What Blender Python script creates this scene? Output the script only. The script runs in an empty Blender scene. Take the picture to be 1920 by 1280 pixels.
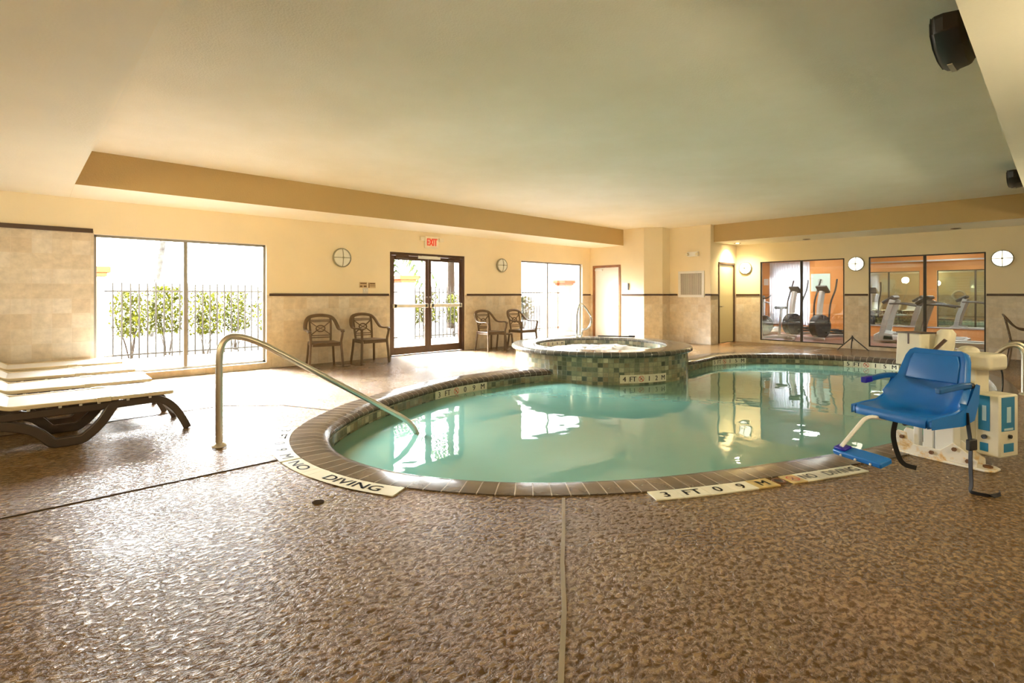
import bpy, math, random
from mathutils import Vector, Matrix, noise as mnoise
random.seed(7)
SC = bpy.context.scene
COL = SC.collection
pi = math.pi
V = Vector

# ------------------------------------------------------------------ materials
def newmat(name):
    m = bpy.data.materials.new(name); m.use_nodes = True
    nt = m.node_tree; nt.nodes.clear()
    out = nt.nodes.new('ShaderNodeOutputMaterial')
    return m, nt, out
def nd(nt, typ, **kw):
    n = nt.nodes.new(typ)
    for k, v in kw.items():
        if k in n.inputs.keys(): n.inputs[k].default_value = v
        else: setattr(n, k, v)
    return n
def lk(nt, a, b): nt.links.new(a, b)
def rgba(c): return (c[0], c[1], c[2], 1)
def ramp(nt, fac, stops, interp='LINEAR'):
    r = nt.nodes.new('ShaderNodeValToRGB'); cr = r.color_ramp; cr.interpolation = interp
    while len(cr.elements) < len(stops): cr.elements.new(0.5)
    for e, (p, c) in zip(cr.elements, stops):
        e.position = p; e.color = rgba(c) if isinstance(c, tuple) else (c, c, c, 1)
    if fac is not None: lk(nt, fac, r.inputs[0])
    return r
def mathn(nt, op, a, b=None, clamp=False):
    n = nt.nodes.new('ShaderNodeMath'); n.operation = op; n.use_clamp = clamp
    for i, x in enumerate((a, b)):
        if x is None: continue
        if hasattr(x, 'is_linked'): lk(nt, x, n.inputs[i])
        else: n.inputs[i].default_value = x
    return n.outputs[0]
def mixc(nt, fac, a, b, blend='MIX'):
    n = nt.nodes.new('ShaderNodeMix'); n.data_type = 'RGBA'; n.blend_type = blend
    for s, x in ((0, fac), (6, a), (7, b)):
        if hasattr(x, 'is_linked'): lk(nt, x, n.inputs[s])
        else: n.inputs[s].default_value = rgba(x) if isinstance(x, tuple) else x
    return n.outputs[2]
def P(name, col, rough=0.5, metal=0.0, bump=None, var=0.0, vscale=3.0, spec=None, coat=0.0):
    """Principled material with an object-space noise variation of the colour and an optional bump (scale, distance)."""
    m, nt, out = newmat(name)
    b = nd(nt, 'ShaderNodeBsdfPrincipled', Roughness=rough, Metallic=metal)
    b.inputs['Base Color'].default_value = rgba(col)
    if spec is not None: b.inputs['Specular IOR Level'].default_value = spec
    if coat: b.inputs['Coat Weight'].default_value = coat
    tc = nd(nt, 'ShaderNodeTexCoord')
    if var > 0:
        n = nd(nt, 'ShaderNodeTexNoise', Scale=vscale, Detail=4.0)
        lk(nt, tc.outputs['Object'], n.inputs['Vector'])
        lo = tuple(c * (1 - var) for c in col); hi = tuple(min(1, c * (1 + var)) for c in col)
        r = ramp(nt, n.outputs[0], [(0.3, lo), (0.7, hi)])
        lk(nt, r.outputs[0], b.inputs['Base Color'])
    if bump:
        n = nd(nt, 'ShaderNodeTexNoise', Scale=bump[0], Detail=3.0)
        lk(nt, tc.outputs['Object'], n.inputs['Vector'])
        bp = nd(nt, 'ShaderNodeBump', Strength=0.6, Distance=bump[1])
        lk(nt, n.outputs[0], bp.inputs['Height']); lk(nt, bp.outputs[0], b.inputs['Normal'])
    lk(nt, b.outputs[0], out.inputs[0])
    return m
def emit(name, col, s):
    m, nt, out = newmat(name)
    e = nd(nt, 'ShaderNodeEmission', Strength=s); e.inputs[0].default_value = rgba(col)
    lk(nt, e.outputs[0], out.inputs[0]); return m

def tile_mat(name, w, h, stops, grout, rough, mortar=0.004, blotch=0.25, bump=0.002, offset=0.0, gloss_noise=False):
    """Grid of tiles in UV metres, every tile with a shade of its own."""
    m, nt, out = newmat(name)
    uv = nd(nt, 'ShaderNodeUVMap')
    br = nd(nt, 'ShaderNodeTexBrick', Scale=1.0, **{'Mortar Size': mortar, 'Brick Width': w, 'Row Height': h, 'Mortar Smooth': 0.15, 'Bias': 0.0})
    br.offset = offset; br.squash = 1.0
    lk(nt, uv.outputs[0], br.inputs['Vector'])
    sep = nd(nt, 'ShaderNodeSeparateXYZ'); lk(nt, uv.outputs[0], sep.inputs[0])
    row = mathn(nt, 'FLOOR', mathn(nt, 'DIVIDE', sep.outputs[1], h))
    if offset:
        sh = mathn(nt, 'MULTIPLY', mathn(nt, 'MODULO', row, 2.0), offset * w)
        cx = mathn(nt, 'FLOOR', mathn(nt, 'DIVIDE', mathn(nt, 'ADD', sep.outputs[0], sh), w))
    else:
        cx = mathn(nt, 'FLOOR', mathn(nt, 'DIVIDE', sep.outputs[0], w))
    cmb = nd(nt, 'ShaderNodeCombineXYZ'); lk(nt, cx, cmb.inputs[0]); lk(nt, row, cmb.inputs[1])
    wn = nd(nt, 'ShaderNodeTexWhiteNoise', noise_dimensions='2D'); lk(nt, cmb.outputs[0], wn.inputs['Vector'])
    rc = ramp(nt, wn.outputs['Value'], stops)
    n = nd(nt, 'ShaderNodeTexNoise', Scale=9.0, Detail=6.0, Roughness=0.65); lk(nt, uv.outputs[0], n.inputs['Vector'])
    nr = ramp(nt, n.outputs[0], [(0.3, 1 - blotch), (0.7, 1.0)])
    c = mixc(nt, 1.0, rc.outputs[0], nr.outputs[0], 'MULTIPLY')
    c = mixc(nt, br.outputs['Fac'], c, grout)
    b = nd(nt, 'ShaderNodeBsdfPrincipled', Roughness=rough)
    lk(nt, c, b.inputs['Base Color'])
    bp = nd(nt, 'ShaderNodeBump', Strength=0.7, Distance=bump); bp.invert = True
    lk(nt, br.outputs['Fac'], bp.inputs['Height']); lk(nt, bp.outputs[0], b.inputs['Normal'])
    lk(nt, b.outputs[0], out.inputs[0])
    return m

def floor_material():
    m, nt, out = newmat('wet_textured_deck_coating')
    g = nd(nt, 'ShaderNodeNewGeometry')
    mp = nd(nt, 'ShaderNodeMapping'); lk(nt, g.outputs['Position'], mp.inputs['Vector'])
    mp.inputs['Rotation'].default_value = (0, 0, 0.75); mp.inputs['Scale'].default_value = (1.0, 1.5, 1.0)
    n1 = nd(nt, 'ShaderNodeTexNoise', Scale=30.0, Detail=4.0, Roughness=0.6, Distortion=0.4); lk(nt, mp.outputs[0], n1.inputs['Vector'])
    isl = ramp(nt, n1.outputs[0], [(0.40, 0.0), (0.60, 1.0)])
    n2 = nd(nt, 'ShaderNodeTexNoise', Scale=1.1, Detail=5.0, Roughness=0.6); lk(nt, g.outputs['Position'], n2.inputs['Vector'])
    n3 = nd(nt, 'ShaderNodeTexNoise', Scale=0.75, Detail=4.0); 
    mp3 = nd(nt, 'ShaderNodeMapping'); mp3.inputs['Location'].default_value = (3.1, 1.7, 0); lk(nt, g.outputs['Position'], mp3.inputs['Vector']); lk(nt, mp3.outputs[0], n3.inputs['Vector'])
    base = mixc(nt, ramp(nt, n2.outputs[0], [(0.35, 0.0), (0.65, 1.0)]).outputs[0], FLOOR_A, FLOOR_B)
    och = ramp(nt, n3.outputs[0], [(0.55, 0.0), (0.68, 1.0)])
    base = mixc(nt, mathn(nt, 'MULTIPLY', och.outputs[0], 0.5), base, (0.46, 0.25, 0.085))
    # ochre water stain around the old drain
    vs = nd(nt, 'ShaderNodeVectorMath', operation='DISTANCE'); lk(nt, g.outputs['Position'], vs.inputs[0]); vs.inputs[1].default_value = (1.26, 3.06, 0)
    dd = mathn(nt, 'ADD', vs.outputs['Value'], mathn(nt, 'MULTIPLY', mathn(nt, 'SUBTRACT', n2.outputs[0], 0.5), 0.35))
    st = ramp(nt, dd, [(0.05, 1.0), (0.30, 0.0)])
    base = mixc(nt, mathn(nt, 'MULTIPLY', st.outputs[0], 0.8), base, (0.36, 0.22, 0.05))
    pits = mixc(nt, isl.outputs[0], FLOOR_PIT, (1, 1, 1))
    c = mixc(nt, 1.0, base, pits, 'MULTIPLY')
    b = nd(nt, 'ShaderNodeBsdfPrincipled')
    lk(nt, c, b.inputs['Base Color'])
    n4 = nd(nt, 'ShaderNodeTexNoise', Scale=0.9, Detail=3.0); lk(nt, g.outputs['Position'], n4.inputs['Vector'])
    wet = ramp(nt, n4.outputs[0], [(0.35, 0.12), (0.7, 0.34)])
    lk(nt, wet.outputs[0], b.inputs['Roughness'])
    spc = ramp(nt, isl.outputs[0], [(0.0, 0.05), (1.0, FLOOR_SPEC)]); lk(nt, spc.outputs[0], b.inputs['Specular IOR Level'])
    fine = nd(nt, 'ShaderNodeTexNoise', Scale=90.0, Detail=2.0); lk(nt, mp.outputs[0], fine.inputs['Vector'])
    h = mathn(nt, 'ADD', isl.outputs[0], mathn(nt, 'MULTIPLY', fine.outputs[0], 0.25))
    bp = nd(nt, 'ShaderNodeBump', Strength=1.0, Distance=FLOOR_BUMP)
    lk(nt, h, bp.inputs['Height']); lk(nt, bp.outputs[0], b.inputs['Normal'])
    lk(nt, b.outputs[0], out.inputs[0])
    return m

def ceiling_material():
    m, nt, out = newmat('textured_cream_ceiling_paint')
    g = nd(nt, 'ShaderNodeNewGeometry')
    n = nd(nt, 'ShaderNodeTexNoise', Scale=0.55, Detail=5.0, Roughness=0.6); lk(nt, g.outputs['Position'], n.inputs['Vector'])
    r = ramp(nt, n.outputs[0], [(0.3, (0.84, 0.80, 0.67)), (0.7, (0.95, 0.92, 0.83))])
    b = nd(nt, 'ShaderNodeBsdfPrincipled', Roughness=0.75); lk(nt, r.outputs[0], b.inputs['Base Color'])
    f = nd(nt, 'ShaderNodeTexNoise', Scale=70.0, Detail=3.0); lk(nt, g.outputs['Position'], f.inputs['Vector'])
    bp = nd(nt, 'ShaderNodeBump', Strength=0.6, Distance=0.006); lk(nt, f.outputs[0], bp.inputs['Height']); lk(nt, bp.outputs[0], b.inputs['Normal'])
    lk(nt, b.outputs[0], out.inputs[0]); return m

def water_material():
    m, nt, out = newmat('cloudy_pool_water')
    g = nd(nt, 'ShaderNodeNewGeometry')
    mp = nd(nt, 'ShaderNodeMapping'); lk(nt, g.outputs['Position'], mp.inputs['Vector']); mp.inputs['Scale'].default_value = (1, 1, 1)
    n = nd(nt, 'ShaderNodeTexNoise', Scale=2.2, Detail=2.0); lk(nt, mp.outputs[0], n.inputs['Vector'])
    bp = nd(nt, 'ShaderNodeBump', Strength=0.35, Distance=0.012); lk(nt, n.outputs[0], bp.inputs['Height'])
    t = nd(nt, 'ShaderNodeBsdfTransparent'); t.inputs[0].default_value = (0.55, 0.92, 0.82, 1)
    d = nd(nt, 'ShaderNodeBsdfDiffuse'); d.inputs[0].default_value = rgba(WATER_COL)
    mx = nd(nt, 'ShaderNodeMixShader', Fac=0.66); lk(nt, t.outputs[0], mx.inputs[1]); lk(nt, d.outputs[0], mx.inputs[2])
    gl = nd(nt, 'ShaderNodeBsdfGlossy', Roughness=0.015); gl.inputs[0].default_value = (1, 1, 1, 1); lk(nt, bp.outputs[0], gl.inputs['Normal'])
    fr = nd(nt, 'ShaderNodeFresnel', IOR=1.33); lk(nt, bp.outputs[0], fr.inputs['Normal'])
    mx2 = nd(nt, 'ShaderNodeMixShader'); lk(nt, fr.outputs[0], mx2.inputs[0]); lk(nt, mx.outputs[0], mx2.inputs[1]); lk(nt, gl.outputs[0], mx2.inputs[2])
    lk(nt, mx2.outputs[0], out.inputs[0]); return m

def glass_material(name, tint, refl=1.0):
    m, nt, out = newmat(name)
    t = nd(nt, 'ShaderNodeBsdfTransparent'); t.inputs[0].default_value = rgba(tint)
    gl = nd(nt, 'ShaderNodeBsdfGlossy', Roughness=0.0); gl.inputs[0].default_value = (1, 1, 1, 1)
    fr = nd(nt, 'ShaderNodeFresnel', IOR=1.5)
    f = mathn(nt, 'MULTIPLY', fr.outputs[0], refl, True)
    mx = nd(nt, 'ShaderNodeMixShader'); lk(nt, f, mx.inputs[0]); lk(nt, t.outputs[0], mx.inputs[1]); lk(nt, gl.outputs[0], mx.inputs[2])
    lk(nt, mx.outputs[0], out.inputs[0]); return m

def sheer_material():
    m, nt, out = newmat('sheer_white_curtain')
    t = nd(nt, 'ShaderNodeBsdfTranslucent'); t.inputs[0].default_value = (0.85, 0.84, 0.9, 1)
    d = nd(nt, 'ShaderNodeBsdfDiffuse'); d.inputs[0].default_value = (0.85, 0.84, 0.9, 1)
    mx = nd(nt, 'ShaderNodeMixShader', Fac=0.35); lk(nt, t.outputs[0], mx.inputs[1]); lk(nt, d.outputs[0], mx.inputs[2])
    lk(nt, mx.outputs[0], out.inputs[0]); return m

def rust_material():
    m, nt, out = newmat('rust_stained_white_paint')
    tc = nd(nt, 'ShaderNodeTexCoord')
    n = nd(nt, 'ShaderNodeTexNoise', Scale=9.0, Detail=6.0, Roughness=0.7); lk(nt, tc.outputs['Object'], n.inputs['Vector'])
    r = ramp(nt, n.outputs[0], [(0.50, (0.80, 0.77, 0.70)), (0.60, (0.72, 0.52, 0.26)), (0.72, (0.33, 0.13, 0.03))])
    b = nd(nt, 'ShaderNodeBsdfPrincipled', Roughness=0.45); lk(nt, r.outputs[0], b.inputs['Base Color'])
    lk(nt, b.outputs[0], out.inputs[0]); return m

FLOOR_A = (0.25, 0.145, 0.055); FLOOR_B = (0.335, 0.215, 0.095); FLOOR_PIT = (0.42, 0.39, 0.35)
FLOOR_SPEC = 0.85; FLOOR_BUMP = 0.009; WATER_COL = (0.22, 0.47, 0.395)

M = {}
M['floor'] = floor_material()
M['ceiling'] = ceiling_material()
M['water'] = water_material()
M['paint'] = P('warm_cream_wall_paint', (0.88, 0.77, 0.56), 0.6, bump=(60, 0.002), var=0.03, vscale=1.5)
M['soffit'] = P('cream_soffit_paint', (0.93, 0.88, 0.75), 0.65, bump=(60, 0.003), var=0.03, vscale=1.0)
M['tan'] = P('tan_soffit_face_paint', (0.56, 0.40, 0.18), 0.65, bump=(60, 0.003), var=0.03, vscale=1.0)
M['reveal'] = P('pale_reveal_paint', (0.85, 0.79, 0.66), 0.5)
M['travertine'] = tile_mat('travertine_wall_tile', 0.2, 0.2, [(0, (0.74, 0.62, 0.47)), (0.5, (0.79, 0.69, 0.55)), (1, (0.84, 0.76, 0.65))], (0.70, 0.61, 0.49), 0.25, mortar=0.003, blotch=0.26, bump=0.001)
M['mosaic'] = tile_mat('green_grey_mosaic_tile', 0.085, 0.075, [(0, (0.10, 0.12, 0.085)), (0.3, (0.24, 0.26, 0.17)), (0.55, (0.42, 0.42, 0.26)), (0.8, (0.30, 0.25, 0.15)), (1, (0.60, 0.57, 0.38))], (0.22, 0.22, 0.16), 0.12, mortar=0.004, blotch=0.45)
M['coping'] = tile_mat('dark_slate_coping_tile', 0.105, 0.6, [(0, (0.075, 0.058, 0.045)), (1, (0.14, 0.105, 0.078))], (0.32, 0.27, 0.21), 0.18, mortar=0.004, blotch=0.4, bump=0.003)
M['spa_rim'] = tile_mat('slate_spa_rim_tile', 0.13, 0.6, [(0, (0.085, 0.085, 0.075)), (1, (0.17, 0.16, 0.13))], (0.3, 0.28, 0.24), 0.14, mortar=0.005, blotch=0.35, bump=0.003)
M['plaster'] = P('pale_green_pool_plaster', (0.50, 0.68, 0.58), 0.6, var=0.05)
M['brown_trim'] = P('dark_brown_trim', (0.075, 0.04, 0.022), 0.35)
M['wood'] = P('brown_stained_wood', (0.30, 0.125, 0.04), 0.45, var=0.2, vscale=6)
M['bronze'] = P('dark_bronze_door_metal', (0.10, 0.055, 0.035), 0.35, 0.3)
M['alu'] = P('anodised_window_metal', (0.30, 0.28, 0.25), 0.35, 0.6)
M['darkframe'] = P('black_window_frame', (0.03, 0.025, 0.02), 0.4)
M['glass'] = glass_material('window_glass', (0.97, 0.985, 0.98), 0.8)
M['gymglass'] = glass_material('interior_window_glass', (0.90, 0.94, 0.92), 2.2)
M['steel'] = P('brushed_stainless_steel', (0.60, 0.55, 0.46), 0.32, 1.0)
M['chrome'] = P('polished_chrome', (0.75, 0.75, 0.74), 0.08, 1.0)
M['resin'] = P('bronze_brown_resin', (0.135, 0.085, 0.045), 0.4, var=0.15, vscale=8)
M['loungerbrown'] = P('dark_brown_lounger_resin', (0.06, 0.042, 0.03), 0.35, var=0.15)
M['sling'] = P('white_sling_fabric', (0.80, 0.80, 0.79), 0.6, bump=(300, 0.0008))
M['slingedge'] = P('cream_lounger_rail', (0.74, 0.64, 0.45), 0.4)
M['white'] = P('white_plastic', (0.80, 0.80, 0.78), 0.4)
M['doorwhite'] = P('off_white_door_paint', (0.84, 0.80, 0.72), 0.4)
M['doorcream'] = P('cream_door_paint', (0.74, 0.66, 0.40), 0.35)
M['black'] = P('black_plastic', (0.015, 0.014, 0.013), 0.4)
M['strap'] = P('black_webbing', (0.012, 0.012, 0.014), 0.65)
M['ink'] = P('black_lettering', (0.015, 0.015, 0.015), 0.4)
M['redink'] = P('red_symbol', (0.55, 0.09, 0.06), 0.4)
M['marker'] = P('cream_marker_tile', (0.76, 0.73, 0.58), 0.25, var=0.06, vscale=5)
M['markeryellow'] = P('rust_stained_marker_tile', (0.55, 0.40, 0.14), 0.3, var=0.25, vscale=14)
M['blue'] = P('blue_moulded_plastic', (0.009, 0.145, 0.50), 0.33, var=0.06, vscale=5)
M['bluedark'] = P('deep_blue_plastic', (0.008, 0.09, 0.30), 0.3)
M['violet'] = P('violet_blue_grip', (0.02, 0.01, 0.32), 0.35)
M['liftwhite'] = P('aged_white_powder_coat', (0.74, 0.70, 0.56), 0.4, var=0.06, vscale=8)
M['rust'] = rust_material()
M['bolt'] = P('rusty_bolt', (0.20, 0.10, 0.05), 0.5, 0.6)
M['label'] = P('blue_sticker', (0.01, 0.20, 0.42), 0.35)
M['labelink'] = P('pale_sticker_print', (0.45, 0.65, 0.75), 0.4)
M['foam'] = P('white_foam', (0.70, 0.69, 0.66), 0.5)
M['speaker'] = P('charcoal_speaker_case', (0.022, 0.018, 0.015), 0.45, bump=(200, 0.0008))
M['speakertrim'] = P('worn_silver_trim', (0.45, 0.42, 0.33), 0.35, 0.7)
M['sconceglow'] = emit('lit_sconce_glass', (1.0, 0.84, 0.52), 40.0)
M['sconcesoft'] = emit('softly_lit_sconce_glass', (1.0, 0.90, 0.66), 0.8)
M['sconceoff'] = P('opal_sconce_glass', (0.85, 0.86, 0.80), 0.25)
M['sconcering'] = P('olive_metal_ring', (0.30, 0.30, 0.22), 0.4, 0.4)
M['exitface'] = P('exit_sign_face', (0.84, 0.78, 0.62), 0.4)
M['exitred'] = emit('lit_exit_letters', (0.9, 0.05, 0.015), 0.2)
M['grille'] = P('grey_vent_slats', (0.66, 0.62, 0.56), 0.5)
M['vent_dark'] = P('dark_vent_cavity', (0.06, 0.055, 0.05), 0.7)
M['orange'] = P('orange_wall_paint', (0.72, 0.30, 0.08), 0.6)
M['gymfloor'] = P('reddish_gym_floor', (0.26, 0.13, 0.11), 0.35, var=0.2, vscale=2)
M['gymgrey'] = P('silver_grey_machine_paint', (0.50, 0.52, 0.52), 0.35, 0.2)
M['gymdark'] = P('charcoal_machine_plastic', (0.05, 0.05, 0.055), 0.4)
M['gymwhite'] = P('white_machine_shroud', (0.72, 0.74, 0.74), 0.3)
M['mirror'] = P('mirror_glass', (0.86, 0.90, 0.88), 0.0, 1.0)
M['board'] = P('pale_teal_board', (0.62, 0.78, 0.72), 0.4)
M['lilac'] = P('lilac_board', (0.62, 0.52, 0.62), 0.5)
M['sheer'] = sheer_material()
M['panel'] = emit('lit_ceiling_panel', (1.0, 0.96, 0.9), 9.0)
M['can'] = emit('lit_downlight', (1.0, 0.84, 0.55), 30.0)
M['fence'] = P('weathered_dark_fence_metal', (0.022, 0.02, 0.02), 0.7, spec=0.1)
M['stucco'] = P('pale_pink_stucco', (0.42, 0.34, 0.30), 0.9, bump=(40, 0.004), spec=0.1)
M['salmon'] = P('salmon_pillar_cap', (0.20, 0.055, 0.028), 0.9, spec=0.05)
M['ground'] = P('pale_patio_concrete', (0.09, 0.087, 0.083), 0.9, var=0.08, vscale=1, spec=0.1)
M['bark'] = P('grey_brown_bark', (0.04, 0.03, 0.024), 0.9, var=0.3, vscale=12, spec=0.05)
M['palebark'] = P('pale_grey_bark', (0.16, 0.155, 0.155), 0.9, var=0.5, vscale=5, spec=0.05)
M['leaf'] = P('yellow_green_leaf', (0.085, 0.095, 0.008), 0.7, var=0.4, vscale=2.5, spec=0.05)
M['palmleaf'] = P('palm_frond_green', (0.06, 0.09, 0.03), 0.7, var=0.2, vscale=3, spec=0.05)
M['ring'] = P('white_life_ring', (0.8, 0.8, 0.78), 0.5)
M['signface'] = P('beige_sign_plate', (0.62, 0.46, 0.26), 0.4)
M['signink'] = P('brown_sign_print', (0.16, 0.09, 0.03), 0.5)
M['groove'] = P('dark_deck_joint', (0.05, 0.035, 0.022), 0.95, spec=0.0)
M['jointpale'] = P('pale_deck_joint', (0.30, 0.25, 0.18), 0.4)

# ------------------------------------------------------------------ mesh helper
class MB:
    def __init__(s): s.v = []; s.f = []; s.uv = {}; s.mi = []; s.cur = 0
    def face(s, idx, uv=None):
        if uv: s.uv[len(s.f)] = uv
        s.f.append(tuple(idx)); s.mi.append(s.cur)
    def quad(s, a, b, c, d, uv=None):
        i = len(s.v); s.v += [V(a), V(b), V(c), V(d)]; s.face((i, i+1, i+2, i+3), uv)
    def box(s, lo, hi, T=None):
        x0, y0, z0 = lo; x1, y1, z1 = hi
        p = [V((x0,y0,z0)),V((x1,y0,z0)),V((x1,y1,z0)),V((x0,y1,z0)),V((x0,y0,z1)),V((x1,y0,z1)),V((x1,y1,z1)),V((x0,y1,z1))]
        if T is not None: p = [T @ q for q in p]
        i = len(s.v); s.v += p
        for f in ((0,3,2,1),(4,5,6,7),(0,1,5,4),(1,2,6,5),(2,3,7,6),(3,0,4,7)): s.face([i+k for k in f])
        return s
    def cbox(s, c, size, T=None):
        c = V(c); h = V(size) / 2
        return s.box(c - h, c + h, T)
    def bar(s, a, b, w, h, up=(0, 0, 1)):
        a = V(a); b = V(b); d = b - a; L = d.length; d.normalize(); up = V(up)
        x = d.cross(up)
        if x.length < 1e-4: x = d.cross(V((1, 0, 0)))
        x.normalize(); z = x.cross(d)
        T = Matrix((( x.x, d.x, z.x, a.x), (x.y, d.y, z.y, a.y), (x.z, d.z, z.z, a.z), (0, 0, 0, 1)))
        return s.box((-w/2, 0, -h/2), (w/2, L, h/2), T)
    def sweep(s, path, prof, closed=False, up=None, scale=None):
        """profile (list of 2D points, closed) along a path with parallel transport."""
        path = [V(p) for p in path]; n = len(path); k = len(prof)
        tang = []
        for i in range(n):
            a = path[i-1] if (i > 0 or closed) else path[i]; b = path[(i+1) % n] if (i < n-1 or closed) else path[i]
            t = (b - a); t.normalize(); tang.append(t)
        ref = V(up) if up else (V((0, 0, 1)) if abs(tang[0].z) < 0.9 else V((1, 0, 0)))
        base = len(s.v)
        nrm = (ref - tang[0] * ref.dot(tang[0])).normalized()
        for i in range(n):
            if up:
                nn = ref - tang[i] * ref.dot(tang[i]); nrm = nn.normalized() if nn.length > 1e-5 else nrm
            elif i:
                nrm = (nrm - tang[i] * nrm.dot(tang[i])).normalized()
            bi = tang[i].cross(nrm); q = scale[i] if scale else 1
            for (a, b) in prof: s.v.append(path[i] + bi * a * q + nrm * b * q)
        m = n if closed else n - 1
        for i in range(m):
            for j in range(k):
                a = base + i*k + j; b = base + i*k + (j+1) % k
                c = base + ((i+1) % n)*k + (j+1) % k; d = base + ((i+1) % n)*k + j
                s.face((a, b, c, d))
        if not closed:
            s.face([base + j for j in range(k)][::-1]); s.face([base + (n-1)*k + j for j in range(k)])
        return s
    def tube(s, path, r, n=10, closed=False, scale=None):
        return s.sweep(path, [(r*math.cos(2*pi*j/n), r*math.sin(2*pi*j/n)) for j in range(n)], closed, None, scale)
    def rect(s, path, w, h, up=(0, 0, 1), closed=False):
        return s.sweep(path, [(-w/2,-h/2),(w/2,-h/2),(w/2,h/2),(-w/2,h/2)], closed, up)
    def lathe(s, prof, n=24, c=(0,0,0), T=None, uvs=None):
        base = len(s.v); k = len(prof)
        for i in range(n):
            a = 2*pi*i/n
            for (r, z) in prof:
                p = V((c[0] + r*math.cos(a), c[1] + r*math.sin(a), c[2] + z))
                s.v.append(T @ p if T is not None else p)
        dl = [0]
        for j in range(1, k): dl.append(dl[-1] + math.hypot(prof[j][0]-prof[j-1][0], prof[j][1]-prof[j-1][1]))
        for i in range(n):
            for j in range(k-1):
                a = base + i*k + j; b = base + ((i+1) % n)*k + j
                uv = None
                if uvs: u0 = 2*pi*i/n*uvs; u1 = 2*pi*(i+1)/n*uvs; uv = [(u0, dl[j]), (u1, dl[j]), (u1, dl[j+1]), (u0, dl[j+1])]
                s.face((a, b, b+1, a+1), uv)
        return s
    def cyl(s, a, b, r, n=12, r2=None):
        a = V(a); b = V(b); return s.tube([a, b], r, n, scale=[1, (r2 / r if r2 else 1)])
    def prism(s, poly, z0, z1, T=None):
        n = len(poly); i = len(s.v)
        p = [V((x, y, z0)) for x, y in poly] + [V((x, y, z1)) for x, y in poly]
        s.v += [T @ q for q in p] if T is not None else p
        s.face([i+j for j in range(n)][::-1]); s.face([i+n+j for j in range(n)])
        for j in range(n): s.face((i+j, i+(j+1) % n, i+n+(j+1) % n, i+n+j))
        return s
    def ball(s, c, r, n=10, sc=(1,1,1)):
        prof = [(r*math.sin(pi*j/n)+1e-5, -r*math.cos(pi*j/n)) for j in range(n+1)]
        T = Matrix.Translation(V(c)) @ Matrix.Diagonal((sc[0], sc[1], sc[2], 1))
        return s.lathe(prof, n+4, T=T)
    def build(s, name, mats, parent=None, bevel=0, smooth=40, loc=None, seg=2):
        me = bpy.data.meshes.new(name)
        me.from_pydata([tuple(v) for v in s.v], [], s.f)
        if not isinstance(mats, (list, tuple)): mats = [mats]
        for m in mats: me.materials.append(M[m] if isinstance(m, str) else m)
        me.polygons.foreach_set('material_index', s.mi)
        if s.uv:
            ul = me.uv_layers.new(name='UVMap')
            for pi_, uv in s.uv.items():
                p = me.polygons[pi_]
                for li, q in zip(p.loop_indices, uv): ul.data[li].uv = q
        me.update()
        if smooth:
            me.shade_smooth(); me.set_sharp_from_angle(angle=math.radians(smooth))
        o = bpy.data.objects.new(name, me); COL.objects.link(o)
        if parent is not None: o.parent = parent
        if loc is not None: o.location = loc
        if bevel:
            b = o.modifiers.new('edge', 'BEVEL'); b.width = bevel; b.segments = seg; b.limit_method = 'ANGLE'; b.angle_limit = math.radians(40)
        return o

def tag(o, label=None, cat=None, group=None, kind=None):
    if label: o['label'] = label
    if cat: o['category'] = cat
    if group: o['group'] = group
    if kind: o['kind'] = kind
    return o
def empty(name, label, cat, loc=(0,0,0), rz=0, group=None):
    o = bpy.data.objects.new(name, None); COL.objects.link(o); o.empty_display_size = 0.1
    o.location = loc; o.rotation_euler = (0, 0, rz)
    return tag(o, label, cat, group)
def struct(o, label, cat='wall'): return tag(o, label, cat, None, 'structure')
def dup(root, loc=None, rz=None, label=None, scale=None):
    r = root.copy(); COL.objects.link(r)
    if loc is not None: r.location = loc
    if rz is not None: r.rotation_euler = (0, 0, rz)
    if scale is not None: r.scale = scale
    if label: r['label'] = label
    for ch in list(root.children):
        c = ch.copy(); COL.objects.link(c); c.parent = r
        for g in list(ch.children):
            d = g.copy(); COL.objects.link(d); d.parent = c
    return r
def catmull(pts, per=8, closed=False):
    pts = [V(p) if len(p) == 3 else V((p[0], p[1], 0)) for p in pts]; n = len(pts); out = []
    rng = range(n) if closed else range(n - 1)
    for i in rng:
        p0 = pts[i-1] if (i > 0 or closed) else pts[0]*2 - pts[1]
        p1 = pts[i]; p2 = pts[(i+1) % n]; p3 = pts[(i+2) % n] if (i+2 < n or closed) else p2*2 - p1
        for k in range(per):
            t = k / per
            out.append(0.5*((2*p1) + (p2-p0)*t + (2*p0-5*p1+4*p2-p3)*t*t + (3*p1-p0-3*p2+p3)*t*t*t))
    if not closed: out.append(pts[-1].copy())
    return out
def fillet(pts, r, n=6):
    """Polyline with rounded corners; r is a number or a list for the inner points."""
    pts = [V(p) for p in pts]; out = [pts[0]]
    for i in range(1, len(pts)-1):
        rr = r[i-1] if isinstance(r, (list, tuple)) else r
        a = (pts[i-1]-pts[i]); b = (pts[i+1]-pts[i]); da = min(rr, a.length*0.49); db = min(rr, b.length*0.49)
        A = pts[i] + a.normalized()*da; B = pts[i] + b.normalized()*db
        for k in range(n+1):
            t = k/n; out.append(A*(1-t)**2 + pts[i]*2*t*(1-t) + B*t*t)
    out.append(pts[-1]); return out

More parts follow.
